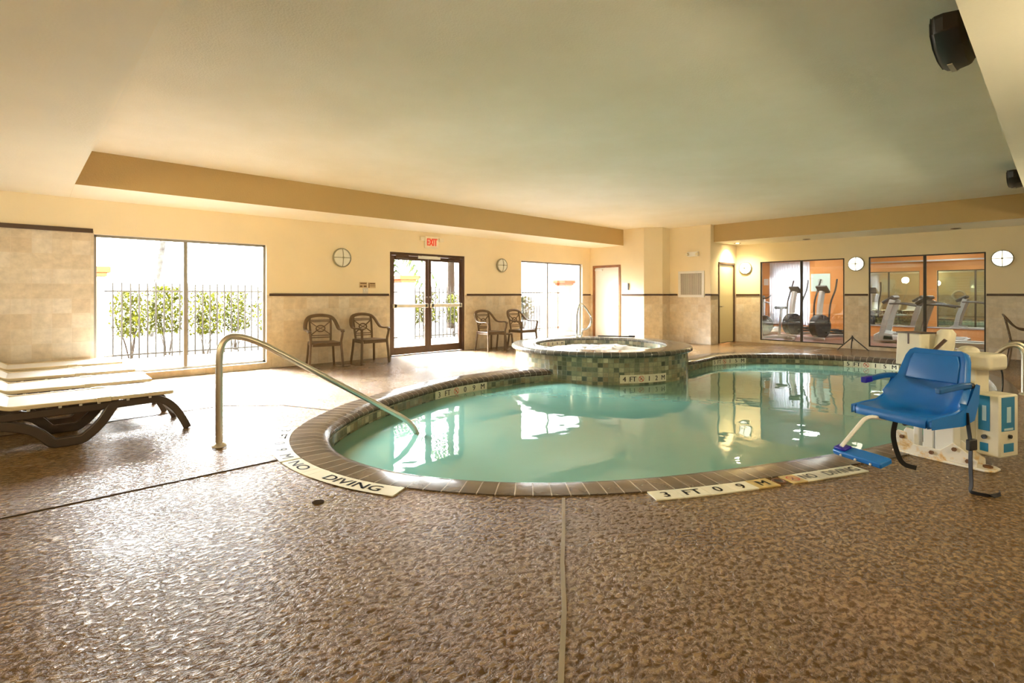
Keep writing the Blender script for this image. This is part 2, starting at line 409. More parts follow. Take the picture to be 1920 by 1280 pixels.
_txt = {}
def text_poly(txt, h, bold=0.0):
    """Flat 2D letter outlines filled with faces: (verts, faces, width), caps of height h, origin at the lower left."""
    key = (txt, bold)
    if key not in _txt:
        cu = bpy.data.curves.new('letters', 'FONT'); cu.body = txt; cu.size = 1.0; cu.fill_mode = 'FRONT'; cu.offset = 0.0; cu.resolution_u = 3
        o = bpy.data.objects.new('letters', cu); COL.objects.link(o)
        dg = bpy.context.evaluated_depsgraph_get(); me = bpy.data.meshes.new_from_object(o.evaluated_get(dg))
        vs = [v.co.copy() for v in me.vertices]; fs = [tuple(p.vertices) for p in me.polygons]
        bpy.data.objects.remove(o); bpy.data.curves.remove(cu); bpy.data.meshes.remove(me)
        x0 = min(v.x for v in vs); y0 = min(v.y for v in vs); x1 = max(v.x for v in vs); y1 = max(v.y for v in vs)
        _txt[key] = ([V(((v.x-x0), (v.y-y0), 0)) for v in vs], fs, x1-x0, y1-y0)
    vs, fs, w, hh = _txt[key]; k = h/hh
    return [(v.x*k, v.y*k) for v in vs], fs, w*k
def put_text(mb, txt, h, fn, x, y, bold=0.0, maxw=None, center=False):
    vs, fs, w = text_poly(txt, h, bold)
    sx = 1.0
    if maxw and w > maxw: sx = maxw / w
    if center: x = x - w*sx/2
    for dx in ((-bold*h, bold*h) if bold else (0.0,)):
        i = len(mb.v); mb.v += [V(fn(x + dx + a*sx, y + b)) for a, b in vs]
        for f in fs: mb.face([i+k for k in f])
    return w*sx
def ring_poly(mb, fn, cx, cy, r0, r1, n=20):
    i = len(mb.v)
    for k in range(n):
        a = 2*pi*k/n
        mb.v.append(V(fn(cx + r0*math.cos(a), cy + r0*math.sin(a)))); mb.v.append(V(fn(cx + r1*math.cos(a), cy + r1*math.sin(a))))
    for k in range(n):
        j = (k+1) % n; mb.face((i+2*k, i+2*k+1, i+2*j+1, i+2*j))
def rect_poly(mb, fn, pts):
    i = len(mb.v); mb.v += [V(fn(*p)) for p in pts]; mb.face(list(range(i, i+len(pts))))

# ------------------------------------------------------------------ room dimensions (metres)
YL = 9.24      # window wall
XG = 13.88     # gym wall
XB = -3.2      # wall behind the loungers' heads
YR = -1.35     # wall on the right, behind the camera
ZS, ZC = 2.58, 3.01
WT = 0.16

def wall_panels(mb, p0, p1, nrm, z0, z1, openings=(), zsplit=1.25, hi_tile=None, t=WT):
    """Vertical wall from p0 to p1; nrm points into the room. Slots: 0 paint, 1 tile, 2 reveal."""
    p0 = V((p0[0], p0[1], 0)); p1 = V((p1[0], p1[1], 0)); d = p1 - p0; L = d.length; d.normalize(); nrm = V((nrm[0], nrm[1], 0)).normalized()
    us = sorted({0, L} | {u for o in openings for u in o[:2]} | ({hi_tile[0], hi_tile[1]} if hi_tile else set()))
    zs = sorted({z0, z1} | ({zsplit} if zsplit and z0 < zsplit < z1 else set()) | {z for o in openings for z in o[2:4]} | ({hi_tile[2]} if hi_tile else set()))
    us = [u for u in us if -1e-6 <= u <= L+1e-6]; zs = [z for z in zs if z0-1e-6 <= z <= z1+1e-6]
    W = lambda u, z, off=0: p0 + d*u + V((0, 0, z)) + nrm*off
    for a, b in zip(us, us[1:]):
        for c, e in zip(zs, zs[1:]):
            if b-a < 1e-6 or e-c < 1e-6: continue
            um, zm = (a+b)/2, (c+e)/2
            if any(o[0] < um < o[1] and o[2] < zm < o[3] for o in openings): continue
            tile = (zsplit and zm < zsplit) or (hi_tile and hi_tile[0] < um < hi_tile[1] and zm < hi_tile[2])
            mb.cur = 1 if tile else 0
            q = [W(a, c), W(b, c), W(b, e), W(a, e)]; uv = [(a, c), (b, c), (b, e), (a, e)]
            if d.cross(V((0, 0, 1))).dot(nrm) < 0: q.reverse(); uv.reverse()
            mb.quad(*q, uv=uv)
            mb.cur = 0
            mb.quad(*[x - nrm*t for x in q][::-1])
    mb.cur = 2
    for o in openings:
        a, b, c, e = o[:4]
        mb.quad(W(a, c), W(a, c, -t), W(a, e, -t), W(a, e)); mb.quad(W(b, c), W(b, e), W(b, e, -t), W(b, c, -t))
        mb.quad(W(a, e), W(a, e, -t), W(b, e, -t), W(b, e))
        mb.quad(W(a, c), W(b, c), W(b, c, -t), W(a, c, -t))
    mb.cur = 0

# pool outline: inner edge of the coping, counter-clockwise from the spa's left side
POOL = [(6.75,5.66),(6.25,5.83),(5.77,5.97),(5.1,6.0),(4.4,5.95),(3.835,5.79),(2.94,5.40),(2.40,5.02),(2.09,4.71),(1.94,4.46),(1.855,4.185),(1.825,3.92),(1.845,3.64),(1.93,3.30),(2.095,2.97),(2.29,2.70),(2.46,2.51),(2.68,2.31),(2.97,2.10),(3.27,1.92),(3.65,1.73),(4.25,1.46),(4.72,1.27),(5.054,1.14),(5.97,0.88),(7.0,0.72),(8.2,0.68),(9.4,0.72),(10.5,0.93),(11.4,1.35),(11.95,2.0),(12.0,2.75),(11.8,3.45),(11.42,4.12),(10.88,4.62),(10.3,4.84),(9.75,4.84),(9.124,4.83),(8.5,5.15)]
POOL = catmull(POOL, 8)
def arclen(path):
    s = [0.0]
    for a, b in zip(path, path[1:]): s.append(s[-1] + (b-a).length)
    return s
PS = arclen(POOL)
PN = []
for i in range(len(POOL)):
    a = POOL[max(0, i-1)]; b = POOL[min(len(POOL)-1, i+1)]; t = (b-a).normalized(); PN.append(V((t.y, -t.x, 0)))   # outward
def offset_path(d, z=0.0): return [p + n*d + V((0, 0, z)) for p, n in zip(POOL, PN)]
def pool_at(s, off, z):
    s = max(0.0, min(PS[-1]-1e-6, s)); lo, hi = 0, len(PS)-1
    while hi - lo > 1:
        m = (lo+hi)//2
        if PS[m] <= s: lo = m
        else: hi = m
    t = (s-PS[lo])/(PS[lo+1]-PS[lo]); p = POOL[lo].lerp(POOL[lo+1], t); n = PN[lo].lerp(PN[lo+1], t).normalized()
    return p + n*off + V((0, 0, z))
def pool_s(x, y):
    q = V((x, y, 0)); i = min(range(len(POOL)), key=lambda k: (POOL[k]-q).length); return PS[i]
COPW = 0.32
WATER_Z = -0.19

# ------------------------------------------------------------------ shell
def tess(outer, hole, z, up=True):
    from mathutils.geometry import tessellate_polygon
    loops = [[V((x, y, 0)) for x, y in outer]] + ([[V((p.x, p.y, 0)) for p in hole]] if hole else [])
    tris = tessellate_polygon(loops); pts = [p for l in loops for p in l]
    mb = MB(); mb.v = [V((p.x, p.y, z)) for p in pts]
    for t in tris:
        a, b, c = (pts[i] for i in t)
        n = (b-a).cross(c-a).z
        if abs(n) < 1e-10: continue
        mb.face(t if (n > 0) == up else t[::-1])
    return mb
deck_hole = offset_path(COPW - 0.01)
fl = tess([(XB-0.2, YR-0.2), (XG+0.1, YR-0.2), (XG+0.1, YL+0.2), (XB-0.2, YL+0.2)], deck_hole, 0.0)
struct(fl.build('floor', 'floor', smooth=0), 'wet textured brown deck coating around the pool', 'floor')

cl = MB(); cl.box((XB-0.2, YR-0.2, ZC), (XG+0.2, YL+0.2, ZC+0.12))
struct(cl.build('ceiling', 'ceiling', smooth=0), 'raised cream textured ceiling tray over the pool', 'ceiling')
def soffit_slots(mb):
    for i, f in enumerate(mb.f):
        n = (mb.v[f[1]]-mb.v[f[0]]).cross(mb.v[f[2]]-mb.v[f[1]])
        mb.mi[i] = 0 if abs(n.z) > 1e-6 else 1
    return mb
s1 = MB(); s1.prism([(XB, 0.33), (0.49, 0.33), (0.378, 8.11), (0.378, YL), (XB, YL)], ZS, ZC)
struct(soffit_slots(s1).build('ceiling_soffit_left', ['soffit', 'tan'], smooth=0), 'lowered cream soffit above the loungers', 'ceiling')
s2 = MB(); s2.box((0.379, 8.11, ZS), (11.72, YL, ZC))
struct(soffit_slots(s2).build('ceiling_soffit_window', ['soffit', 'tan'], smooth=0), 'lowered soffit with tan face along the window wall', 'ceiling')
s3 = MB(); s3.box((12.57, 0.331, ZS), (XG, 6.02, ZC))
struct(soffit_slots(s3).build('ceiling_soffit_gym', ['soffit', 'tan'], smooth=0), 'lowered soffit along the gym window wall', 'ceiling')
s4 = MB(); s4.box((XB, YR, ZS), (XG, 0.33, ZC))
struct(soffit_slots(s4).build('ceiling_soffit_right', ['soffit', 'tan'], smooth=0), 'lowered yellowish soffit carrying the speakers', 'ceiling')

W1 = (0.635, 2.92, 0.10, 2.10); DR = (5.27, 7.17, 0.0, 2.12); W3 = (8.95, 11.35, 0.10, 2.11)
def leftwall():
    mb = MB(); x0 = XB
    op = [(a-x0, b-x0, c, d) for a, b, c, d in (W1, DR, W3)]
    wall_panels(mb, (x0, YL), (11.72+0.3, YL), (0, -1), 0, ZC, op, 1.25, (0, W1[0]-x0, 2.14))
    return mb.build('wall_left', ['paint', 'travertine', 'reveal'], smooth=0)
struct(leftwall(), 'cream window wall with travertine tile below a brown rail')
bw = MB()
wall_panels(bw, (11.70, YL), (11.70, 7.47), (-1, 0), 0, ZC, [(0.10, 1.04, 0, 2.07)], t=0.14)
wall_panels(bw, (11.70, 7.47), (12.04, 7.13), (-0.7, -0.7), 0, ZC, t=0.1)
wall_panels(bw, (12.04, 7.13), (12.40, 7.13), (0, -1), 0, ZC, t=0.1)
wall_panels(bw, (12.40, 7.13), (12.40, 6.0), (-1, 0), 0, ZC, t=0.1)
wall_panels(bw, (12.40, 6.0), (XG, 6.0), (0, -1), 0, ZC, [(0.42, 1.38, 0, 2.09)], t=0.12)
struct(bw.build('wall_back', ['paint', 'travertine', 'paint'], smooth=0), 'stepped cream and tile wall with doors beyond the spa')
G1 = (3.48, 5.38, 0.075, 2.105); G2 = (1.04, 3.0, 0.075, 2.105)
gw = MB()
wall_panels(gw, (XG, 6.0), (XG, YR), (-1, 0), 0, ZC, [(6.0-b, 6.0-a, c, d) for a, b, c, d in (G1, G2)], t=0.14)
struct(gw.build('wall_right', ['paint', 'travertine', 'paint'], smooth=0), 'gym wall with two wide windows and sconces')
nw = MB(); wall_panels(nw, (XG, YR), (XB, YR), (0, 1), 0, ZC)
struct(nw.build('wall_near', ['paint', 'travertine', 'paint'], smooth=0), 'near long wall behind the pool lift side')
hw = MB(); wall_panels(hw, (XB, YR), (XB, YL), (1, 0), 0, ZC)
struct(hw.build('wall_end', ['paint', 'travertine', 'paint'], smooth=0), 'end wall behind the loungers')

ntrim = [0]
def trim(a, b, off, z=1.25, h=0.045, t=0.022, label='dark brown chair rail', mat='brown_trim'):
    ntrim[0] += 1
    a = V((a[0], a[1], z)); b = V((b[0], b[1], z)); o = V((off[0], off[1], 0)).normalized() * (t/2)
    mb = MB(); mb.bar(a+o, b+o, t, h)
    struct(mb.build('trim_%d' % ntrim[0], mat, smooth=0, bevel=0.004), label, 'trim')
trim((XB, YL), (W1[0]-0.01, YL), (0, -1), 2.14, 0.06, label='dark brown rail above the tall tile beside the left window')
trim((W1[1]+0.04, YL), (DR[0]-0.03, YL), (0, -1), label='dark brown rail between the left window and the glass doors')
trim((DR[1]+0.05, YL), (W3[0], YL), (0, -1), label='dark brown rail between the glass doors and far window')
trim((W3[1], YL), (11.70, YL), (0, -1), label='short dark brown rail right of the far window')
trim((11.70, 8.16), (11.70, 7.47), (-1, 0), label='dark brown rail right of the white door')
trim((11.70, 7.47), (12.04, 7.13), (-1, -1), label='dark brown rail on the angled wall corner')
trim((12.04, 7.13), (12.40, 7.13), (0, -1), label='short dark brown rail in the wall recess')
trim((12.40, 7.13), (12.40, 6.90), (-1, 0), label='dark brown rail left of the wall vent')
trim((12.40, 6.14), (12.40, 6.0), (-1, 0), label='dark brown rail right of the wall vent')
trim((12.40, 6.0), (12.80, 6.0), (0, -1), label='dark brown rail left of the cream side door')
trim((XG, 6.0), (XG, 5.39), (-1, 0), label='dark brown rail left of the gym windows')
trim((XG, 3.47), (XG, 3.01), (-1, 0), label='dark brown rail between the two gym windows')
trim((XG, 1.03), (XG, YR), (-1, 0), label='dark brown rail right of the gym windows')

# ------------------------------------------------------------------ windows and doors
def window(n, p0, p1, nrm, z0, z1, mull, fr, glass, label, depth=0.10, fw=0.035, edge=True, sillmat='travertine'):
    p0 = V((p0[0], p0[1], 0)); p1 = V((p1[0], p1[1], 0)); d = (p1-p0).normalized(); L = (p1-p0).length; nrm = V((nrm[0], nrm[1], 0))
    c = -nrm*depth
    root = bpy.data.objects.new('window_%d' % n, None); COL.objects.link(root); struct(root, label, 'window')
    root.location = p0 + c
    Q = lambda u, z: d*u + V((0, 0, z))
    m = MB()
    m.bar(Q(0, z1-fw/2), Q(L, z1-fw/2), 0.05, fw); m.bar(Q(0, z0+fw/2), Q(L, z0+fw/2), 0.05, fw)
    m.bar(Q(fw/2, z0), Q(fw/2, z1), 0.05 if abs(d.x) < .5 else fw, fw if abs(d.x) < .5 else 0.05, (1, 0, 0)) if False else None
    for u in ([fw/2, L-fw/2] if edge else []):
        a = Q(u - fw/2, z0) - nrm*0.025; b = Q(u + fw/2, z1) + nrm*0.025
        m.box([min(a[i], b[i]) for i in range(3)], [max(a[i], b[i]) for i in range(3)])
    m.build('frame', fr, root, bevel=0.003)
    mm = MB(); w = 0.05
    a = Q(mull - w/2, z0+fw) - nrm*0.03; b = Q(mull + w/2, z1-fw) + nrm*0.03
    mm.box([min(a[i], b[i]) for i in range(3)], [max(a[i], b[i]) for i in range(3)])
    mm.build('mullion', fr, root, bevel=0.004)
    for u0, u1 in ((fw, mull-w/2), (mull+w/2, L-fw)):
        g = MB(); a = Q(u0, z0+fw) - nrm*0.004; b = Q(u1, z1-fw) + nrm*0.004
        g.box([min(a[i], b[i]) for i in range(3)], [max(a[i], b[i]) for i in range(3)])
        g.build('pane', glass, root, smooth=0)
    return root
window(1, (W1[0], YL), (W1[1], YL), (0, -1), W1[2], W1[3], 1.115, 'alu', 'glass', 'large two-pane window beside the loungers')
window(2, (W3[0], YL), (W3[1], YL), (0, -1), W3[2], W3[3], 1.04, 'alu', 'glass', 'two-pane window behind the spa')
window(3, (XG, G1[1]), (XG, G1[0]), (-1, 0), G1[2], G1[3], 0.98, 'darkframe', 'gymglass', 'gym window nearer the cream side door', depth=0.03, fw=0.025)
window(4, (XG, G2[1]), (XG, G2[0]), (-1, 0), G2[2], G2[3], 1.0, 'darkframe', 'gymglass', 'gym window behind the blue lift seat', depth=0.03, fw=0.025)

def glass_door():
    root = bpy.data.objects.new('door_1', None); COL.objects.link(root); root.location = (DR[0], YL+0.07, 0)
    struct(root, 'bronze framed double glass exit door with push bars', 'door')
    L = DR[1]-DR[0]; H = DR[3]
    m = MB(); m.box((0, -0.05, 0), (0.05, 0.05, H)); m.box((L-0.05, -0.05, 0), (L, 0.05, H)); m.box((0.05, -0.05, H-0.06), (L-0.05, 0.05, H))
    m.build('frame', 'bronze', root, bevel=0.004)
    half = (L-0.1)/2
    for k, x0 in enumerate((0.05, 0.05+half)):
        x1 = x0+half
        lf = MB(); st = 0.075
        lf.box((x0+0.003, -0.022, 0.02), (x0+st, 0.022, H-0.065)); lf.box((x1-st, -0.022, 0.02), (x1-0.003, 0.022, H-0.065))
        lf.box((x0+st, -0.022, 0.02), (x1-st, 0.022, 0.17)); lf.box((x0+st, -0.022, H-0.15), (x1-st, 0.022, H-0.065))
        lo = lf.build('door_leaf', 'bronze', root, bevel=0.004)
        g = MB(); g.box((x0+st, -0.004, 0.17), (x1-st, 0.004, H-0.15)); g.build('pane', 'glass', lo, smooth=0)
        b = MB(); b.box((x0+0.05, -0.075, 0.985), (x1-0.05, -0.045, 1.055)); b.box((x0+0.03, -0.075, 0.975), (x0+0.11, -0.022, 1.065)); b.box((x1-0.11, -0.075, 0.975), (x1-0.03, -0.022, 1.065))
        tag(b.build('push_bar', 'white', lo, bevel=0.006), 'pale horizontal push bar')
        c = MB(); hx = x0+0.1 if k == 0 else x1-0.1; sg = 1 if k == 0 else -1
        c.box((min(hx, hx+sg*0.28), -0.09, H-0.12), (max(hx, hx+sg*0.28), -0.03, H-0.06)); c.bar((hx+sg*0.1, -0.07, H-0.06), (hx+sg*0.45, -0.16, H-0.05), 0.02, 0.012); c.bar((hx+sg*0.45, -0.16, H-0.05), (hx+sg*0.62, -0.05, H-0.045), 0.02, 0.012)
        c.build('door_closer', 'bronze', lo, bevel=0.004)
        lk_ = MB(); ex = x1-0.04 if k == 0 else x0+0.04; lk_.cyl((ex, -0.03, 1.2), (ex, -0.022, 1.2), 0.018); lk_.build('lock', 'steel', lo)
    ms = MB(); ms.box((L/2-0.28, -0.075, H-0.11), (L/2+0.28, -0.052, H-0.045)); tag(ms.build('header_plate', 'white', root, bevel=0.004), 'pale plate on the door head')
glass_door()

def slab_door(n, frame_mat, leaf_mat, p0, d, nrm, w, h, label, knob_u, frame_w=0.06):
    root = bpy.data.objects.new('door_%d' % n, None); COL.objects.link(root); struct(root, label, 'door')
    ang = math.atan2(d[1], d[0]); root.location = (p0[0], p0[1], 0); root.rotation_euler = (0, 0, ang)
    sg = 1 if (-d[1]*nrm[0] + d[0]*nrm[1]) > 0 else -1       # local +y or -y faces the room
    B = lambda m, a, b: m.box([min(a[i], b[i]) for i in range(3)], [max(a[i], b[i]) for i in range(3)])
    m = MB(); B(m, (0, -sg*0.10, 0), (frame_w, sg*0.015, h)); B(m, (w-frame_w, -sg*0.10, 0), (w, sg*0.015, h)); B(m, (frame_w, -sg*0.10, h-frame_w), (w-frame_w, sg*0.015, h))
    m.build('frame', frame_mat, root, bevel=0.004)
    l = MB(); B(l, (frame_w+0.003, -sg*0.06, 0.01), (w-frame_w-0.003, -sg*0.02, h-frame_w-0.003)); lo = l.build('door_leaf', leaf_mat, root, bevel=0.003)
    k = MB(); k.cyl((knob_u, -sg*0.02, 0.95), (knob_u, sg*0.045, 0.95), 0.012); k.bar((knob_u, sg*0.04, 0.95), (knob_u + (0.1 if knob_u < w/2 else -0.1), sg*0.04, 0.95), 0.016, 0.02)
    k.cyl((knob_u, -sg*0.02, 0.95), (knob_u, -sg*0.012, 0.95), 0.028); k.build('handle', 'steel', lo)
    if n == 2:
        c = MB(); B(c, (frame_w+0.03, -sg*0.02, h-0.15), (frame_w+0.28, sg*0.03, h-0.10)); c.bar((frame_w+0.2, sg*0.02, h-0.09), (frame_w+0.45, sg*0.07, h-0.07), 0.02, 0.01); tag(c.build('door_closer', 'white', lo, bevel=0.003), 'white door closer')
slab_door(2, 'wood', 'doorwhite', (11.70, 9.14), (0, -1), (-1, 0), 0.94, 2.07, 'white door in a brown wooden frame', 0.86)
slab_door(3, 'brown_trim', 'doorcream', (12.82, 6.0), (1, 0), (0, -1), 0.96, 2.09, 'cream side door in a dark frame', 0.12, 0.05)

# ------------------------------------------------------------------ swimming pool
pool = empty('swimming_pool', 'kidney shaped indoor pool with dark tiled coping', 'swimming pool', (0, 0, 0))
def loft_uv(rows, svals, name, mat, parent, smooth=50):
    """rows: list of lists of points (along the path), lofted across; u = arc length, v = distance across."""
    mb = MB(); n = len(rows[0]); base = 0
    for r in rows: mb.v += [V(p) for p in r]
    vv = [0.0]
    for a, b in zip(rows, rows[1:]): vv.append(vv[-1] + (V(a[0])-V(b[0])).length)
    for j in range(len(rows)-1):
        for i in range(n-1):
            a = j*n+i
            mb.face((a, a+1, a+n+1, a+n), [(svals[i], vv[j]), (svals[i+1], vv[j]), (svals[i+1], vv[j+1]), (svals[i], vv[j+1])])
    return mb.build(name, mat, parent, smooth=smooth)
prof = [(0.012, -0.085), (0.0, -0.07), (-0.004, -0.055), (0.006, -0.036), (0.03, -0.020), (0.07, -0.006), (0.11, 0.004), (0.13, 0.007), (COPW, 0.007), (COPW, -0.02)]
loft_uv([offset_path(o, z) for o, z in prof], PS, 'coping', 'coping', pool)
loft_uv([offset_path(0.012, -0.40), offset_path(0.012, -0.06)], PS, 'waterline_tile', 'mosaic', pool)
loft_uv([offset_path(0.014, -1.35), offset_path(0.014, -0.39)], PS, 'basin_wall', 'plaster', pool)
bf = tess([(p.x, p.y) for p in offset_path(0.014)], None, -1.35); bf.build('basin_floor', 'plaster', pool, smooth=0)
for k, (r, z) in enumerate(((1.0, -0.45), (1.4, -0.75))):
    st = [V((1.80 + 0, 3.95, 0)) + V((math.cos(a)*r*0.9 + 0.25, math.sin(a)*r*0.8, 0)) for a in [(-0.5 + i/16.0)*pi for i in range(17)]]
    sm = MB(); sm.prism([(p.x, p.y) for p in st], -1.34, z); sm.build('step', 'plaster', pool, bevel=0.02)
wm = tess([(p.x, p.y) for p in offset_path(0.006)], None, WATER_Z)
tag(wm.build('pool_water', 'water', smooth=0), 'teal green pool water reflecting the windows', 'water', None, 'stuff')

# depth markers
def strip(name, label, s0, s1, mapper, tiles, cat='depth marker', thick=None, group=None):
    """Tiled strip along the pool path from arc length s0 to s1 (reading direction); mapper(s, y, lift) gives the point; y runs 0..1 in metres up the letters."""
    pass
def marker(label, s_start, length, hgt, place, cells, group, n=24, backlift=0.003):
    """cells: list of (width fraction, text or symbol, material slot). place(u, v, lift): u along reading direction, v up."""
    root = empty('depth_marker', label, 'depth marker', (0, 0, 0), 0, group)
    total = sum(c[0] for c in cells); u = 0.0
    ink = MB(); sym = MB()
    for wdt, txt, slot in cells:
        w = wdt/total*length
        t = MB(); k = max(2, int(n*w/length)); g = 0.0015
        for i in range(k):
            a = u+g+(w-2*g)*i/k; b = u+g+(w-2*g)*(i+1)/k
            t.quad(place(a, g, backlift), place(b, g, backlift), place(b, hgt-g, backlift), place(a, hgt-g, backlift))
        for (p, q) in (((u+g, g), (u+w-g, g)), ((u+w-g, hgt-g), (u+g, hgt-g)), ((u+g, hgt-g), (u+g, g)), ((u+w-g, g), (u+w-g, hgt-g))):
            t.quad(place(p[0], p[1], -0.004), place(q[0], q[1], -0.004), place(q[0], q[1], backlift), place(p[0], p[1], backlift))
        to = t.build('tile', 'markeryellow' if slot == 1 else 'marker', root, smooth=0)
        if slot == 1: tag(to, 'yellowed rust stained tile')
        if txt == '@':
            c = (u+w/2, hgt/2); r = min(w, hgt)*0.36; fn = lambda x, y: place(x, y, backlift+0.0012)
            ring_poly(sym, fn, c[0], c[1], r*0.82, r)
            q = r*0.66; e = r*0.10
            rect_poly(sym, fn, [(c[0]-q-e, c[1]+q-e), (c[0]-q+e, c[1]+q+e), (c[0]+q+e, c[1]-q+e), (c[0]+q-e, c[1]-q-e)])
            f2 = lambda x, y: place(x, y, backlift+0.0006)
            ring_poly(ink, f2, c[0]+r*0.25, c[1]+r*0.3, 0.0, r*0.14, 8)
            rect_poly(ink, f2, [(c[0]-r*0.5, c[1]-r*0.35), (c[0]-r*0.4, c[1]-r*0.5), (c[0]+r*0.2, c[1]+r*0.1), (c[0]+r*0.08, c[1]+r*0.22)])
        elif txt == 'o':
            pass
        elif txt:
            put_text(ink, txt, hgt*0.56, lambda x, y: place(x, y, backlift+0.001), u+w/2, hgt*0.22, 0.035, w*0.80, True)
        u += w
    if ink.f: ink.build('lettering', 'ink', root, smooth=0)
    if sym.f: sym.build('symbol', 'redink', root, smooth=0)
    return root
# on the pool wall, read from the water: u runs against the path direction on the far side
def wall_place(sc, length, z0, sgn):
    return lambda u, v, lift: pool_at(sc + sgn*(u - length/2), 0.012 - lift, z0 + v)
D3 = [(1, '3', 0), (1, 'FT', 0), (1, '@', 0), (1, '0', 0), (1, '9', 0), (1, 'M', 0)]
D5 = [(1, '5', 0), (1, 'FT', 0), (1, '@', 0), (1, '1', 0), (1, '5', 0), (1, 'M', 0)]
sA = pool_s(4.55, 5.95)
marker('cream tile marker reading 3 FT 0 9 M on the far left pool wall', 0, 1.05, 0.135, wall_place(sA, 1.05, -0.205, -1), D3, 'depth markers on the pool edge')
sB = pool_s(10.62, 4.75)
marker('5 FT 1 5 M tile marker on the far pool wall right of the spa', 0, 0.92, 0.135, wall_place(sB, 0.92, -0.2, -1), D5, 'depth markers on the pool edge')
sC = pool_s(11.97, 2.55)
marker('cream tile marker reading 5 FT 1 5 M behind the blue lift seat', 0, 0.9, 0.135, wall_place(sC, 0.9, -0.2, -1), D5, 'depth markers on the pool edge')
def deck_place(s0, off_out):
    return lambda u, v, lift: pool_at(s0 + u, off_out - v, 0.004 + lift)
sD = pool_s(2.95, 2.12) ; 
def s_of_deck(x, y, off):
    q = V((x, y, 0)); best = min(range(0, int(PS[-1]*100)), key=lambda k: (pool_at(k/100, off, 0)-q).length); return best/100
d0 = s_of_deck(2.79, 1.715, COPW+0.07); d1 = s_of_deck(4.34, 0.98, COPW+0.07)
CELLS_A = [(1, '3', 0), (1, 'FT', 0), (1, '0', 0), (1, '9', 0), (1, 'M', 1)]
CELLS_B = [(1, '@', 1), (1.2, 'NO', 0), (0.35, '', 0), (3.0, 'DIVING', 0)]
LF = d1-d0
marker('cream deck marker reading 3 FT 0 9 M in the foreground coping edge', 0, LF*0.52, 0.135, deck_place(d0, COPW+0.14), CELLS_A, 'depth markers on the deck')
marker('cream deck marker reading NO DIVING near the lift footrest', 0, LF*0.415, 0.135, deck_place(d0+LF*0.585, COPW+0.14), CELLS_B, 'depth markers on the deck')
dr = empty('deck_drain', 'small dark round drain between the two front deck markers', 'drain', pool_at(d0+LF*0.552, COPW+0.07, 0))
q = MB(); q.lathe([(0.045, 0), (0.045, 0.008), (0.032, 0.008), (0.03, 0.004), (0.0005, 0.004)], 16); q.build('drain_ring', 'bolt', dr); q = MB(); q.lathe([(0.029, 0.0045), (0.0005, 0.0045)], 14); tag(q.build('drain_opening', 'black', dr), 'black opening')
e0 = s_of_deck(1.80, 4.85, COPW+0.07)
marker('pale 3 FT 0 9 M deck marker at the left pool end by the handrail', 0, 0.80, 0.15, deck_place(e0-0.05, COPW+0.155), [(1, '3', 0), (1, 'FT', 0), (1, '0', 0), (1, '9', 0), (1, 'M', 0)], 'depth markers on the deck')
marker('pale NO DIVING deck marker at the left pool end', 0, 0.92, 0.15, deck_place(e0+0.77, COPW+0.155), [(1.2, 'NO', 0), (0.3, '', 0), (3.0, 'DIVING', 0)], 'depth markers on the deck')
dm = MB(); dm.lathe([(0.035, 0), (0.035, 0.004), (0.022, 0.003), (0.0005, 0.003)], 16)
tag(dm.build('deck_drain', 'groove', loc=(1.26, 3.06, 0.0)), 'round drain in the ochre stain left of the pool', 'drain')

# joints in the deck
def joint(n, pts, w, mat, label):
    mb = MB(); mb.rect([V((x, y, 0.001)) for x, y in pts], w, 0.006)
    struct(mb.build('floor_joint_%d' % n, mat, smooth=0), label, 'floor joint')
joint(1, [(-3.0, 4.04), (-0.13, 4.04), (1.40, 4.05)], 0.014, 'groove', 'dark deck joint running left from the pool end')
joint(2, [(-3.0, 6.40), (0.455, 6.40), (1.58, 6.45), (2.08, 6.0), (2.35, 5.42)], 0.012, 'groove', 'thin dark deck joint behind the near lounger')
jp = [(2.385 - 1.135*t, 2.09 - 0.99*t) for t in (0, 0.25, 0.5, 0.75, 1.0, 1.4)]
joint(3, [(x + 0.006*math.sin(9*x), y + 0.006*math.cos(11*x)) for x, y in jp], 0.02, 'jointpale', 'pale filled deck joint in the middle of the foreground')

# ------------------------------------------------------------------ spa
SX, SY, SR = 7.91, 6.02, 1.60
spa = empty('raised_spa', 'round raised hot tub with mosaic tiled side and slate rim', 'hot tub', (SX, SY, 0))
a = MB(); a.lathe([(SR, -1.34), (SR, 0.255)], 72, uvs=SR); a.build('outer_wall', 'mosaic', spa)
a = MB(); a.lathe([(SR-0.005, 0.245), (1.655, 0.25), (1.675, 0.265), (1.68, 0.285), (1.672, 0.31), (1.65, 0.328), (1.62, 0.333), (1.25, 0.333), (1.225, 0.325), (1.22, 0.30), (1.23, 0.28)], 72, uvs=SR); a.build('rim', 'spa_rim', spa)
a = MB(); a.lathe([(1.235, 0.29), (1.235, -0.25), (0.001, -0.25)], 64, uvs=1.235); a.build('inner_wall', 'mosaic', spa)
fm = MB(); nr, na = 34, 90
for i in range(nr+1):
    r = 1.225*i/nr
    for j in range(na):
        t = 2*pi*j/na; x, y = r*math.cos(t), r*math.sin(t)
        edge = max(0.0, 1 - (r/1.225)**3)
        h = 0.165 + edge*(0.10*max(0, mnoise.noise(V((x*1.6+3.3, y*1.6, 0.3)))) + 0.06*abs(mnoise.noise(V((x*6, y*6, 1.7)))) + 0.025*abs(mnoise.noise(V((x*15, y*15, 4.2)))) + 0.06)
        fm.v.append(V((x, y, h)))
for i in range(nr):
    for j in range(na):
        fm.face((i*na+j, (i+1)*na+j, (i+1)*na+(j+1) % na, i*na+(j+1) % na))
tag(fm.build('foaming_water', 'foam', smooth=80, loc=(SX, SY, 0)), 'white bubbling foam filling the raised hot tub', 'water', None, 'stuff')
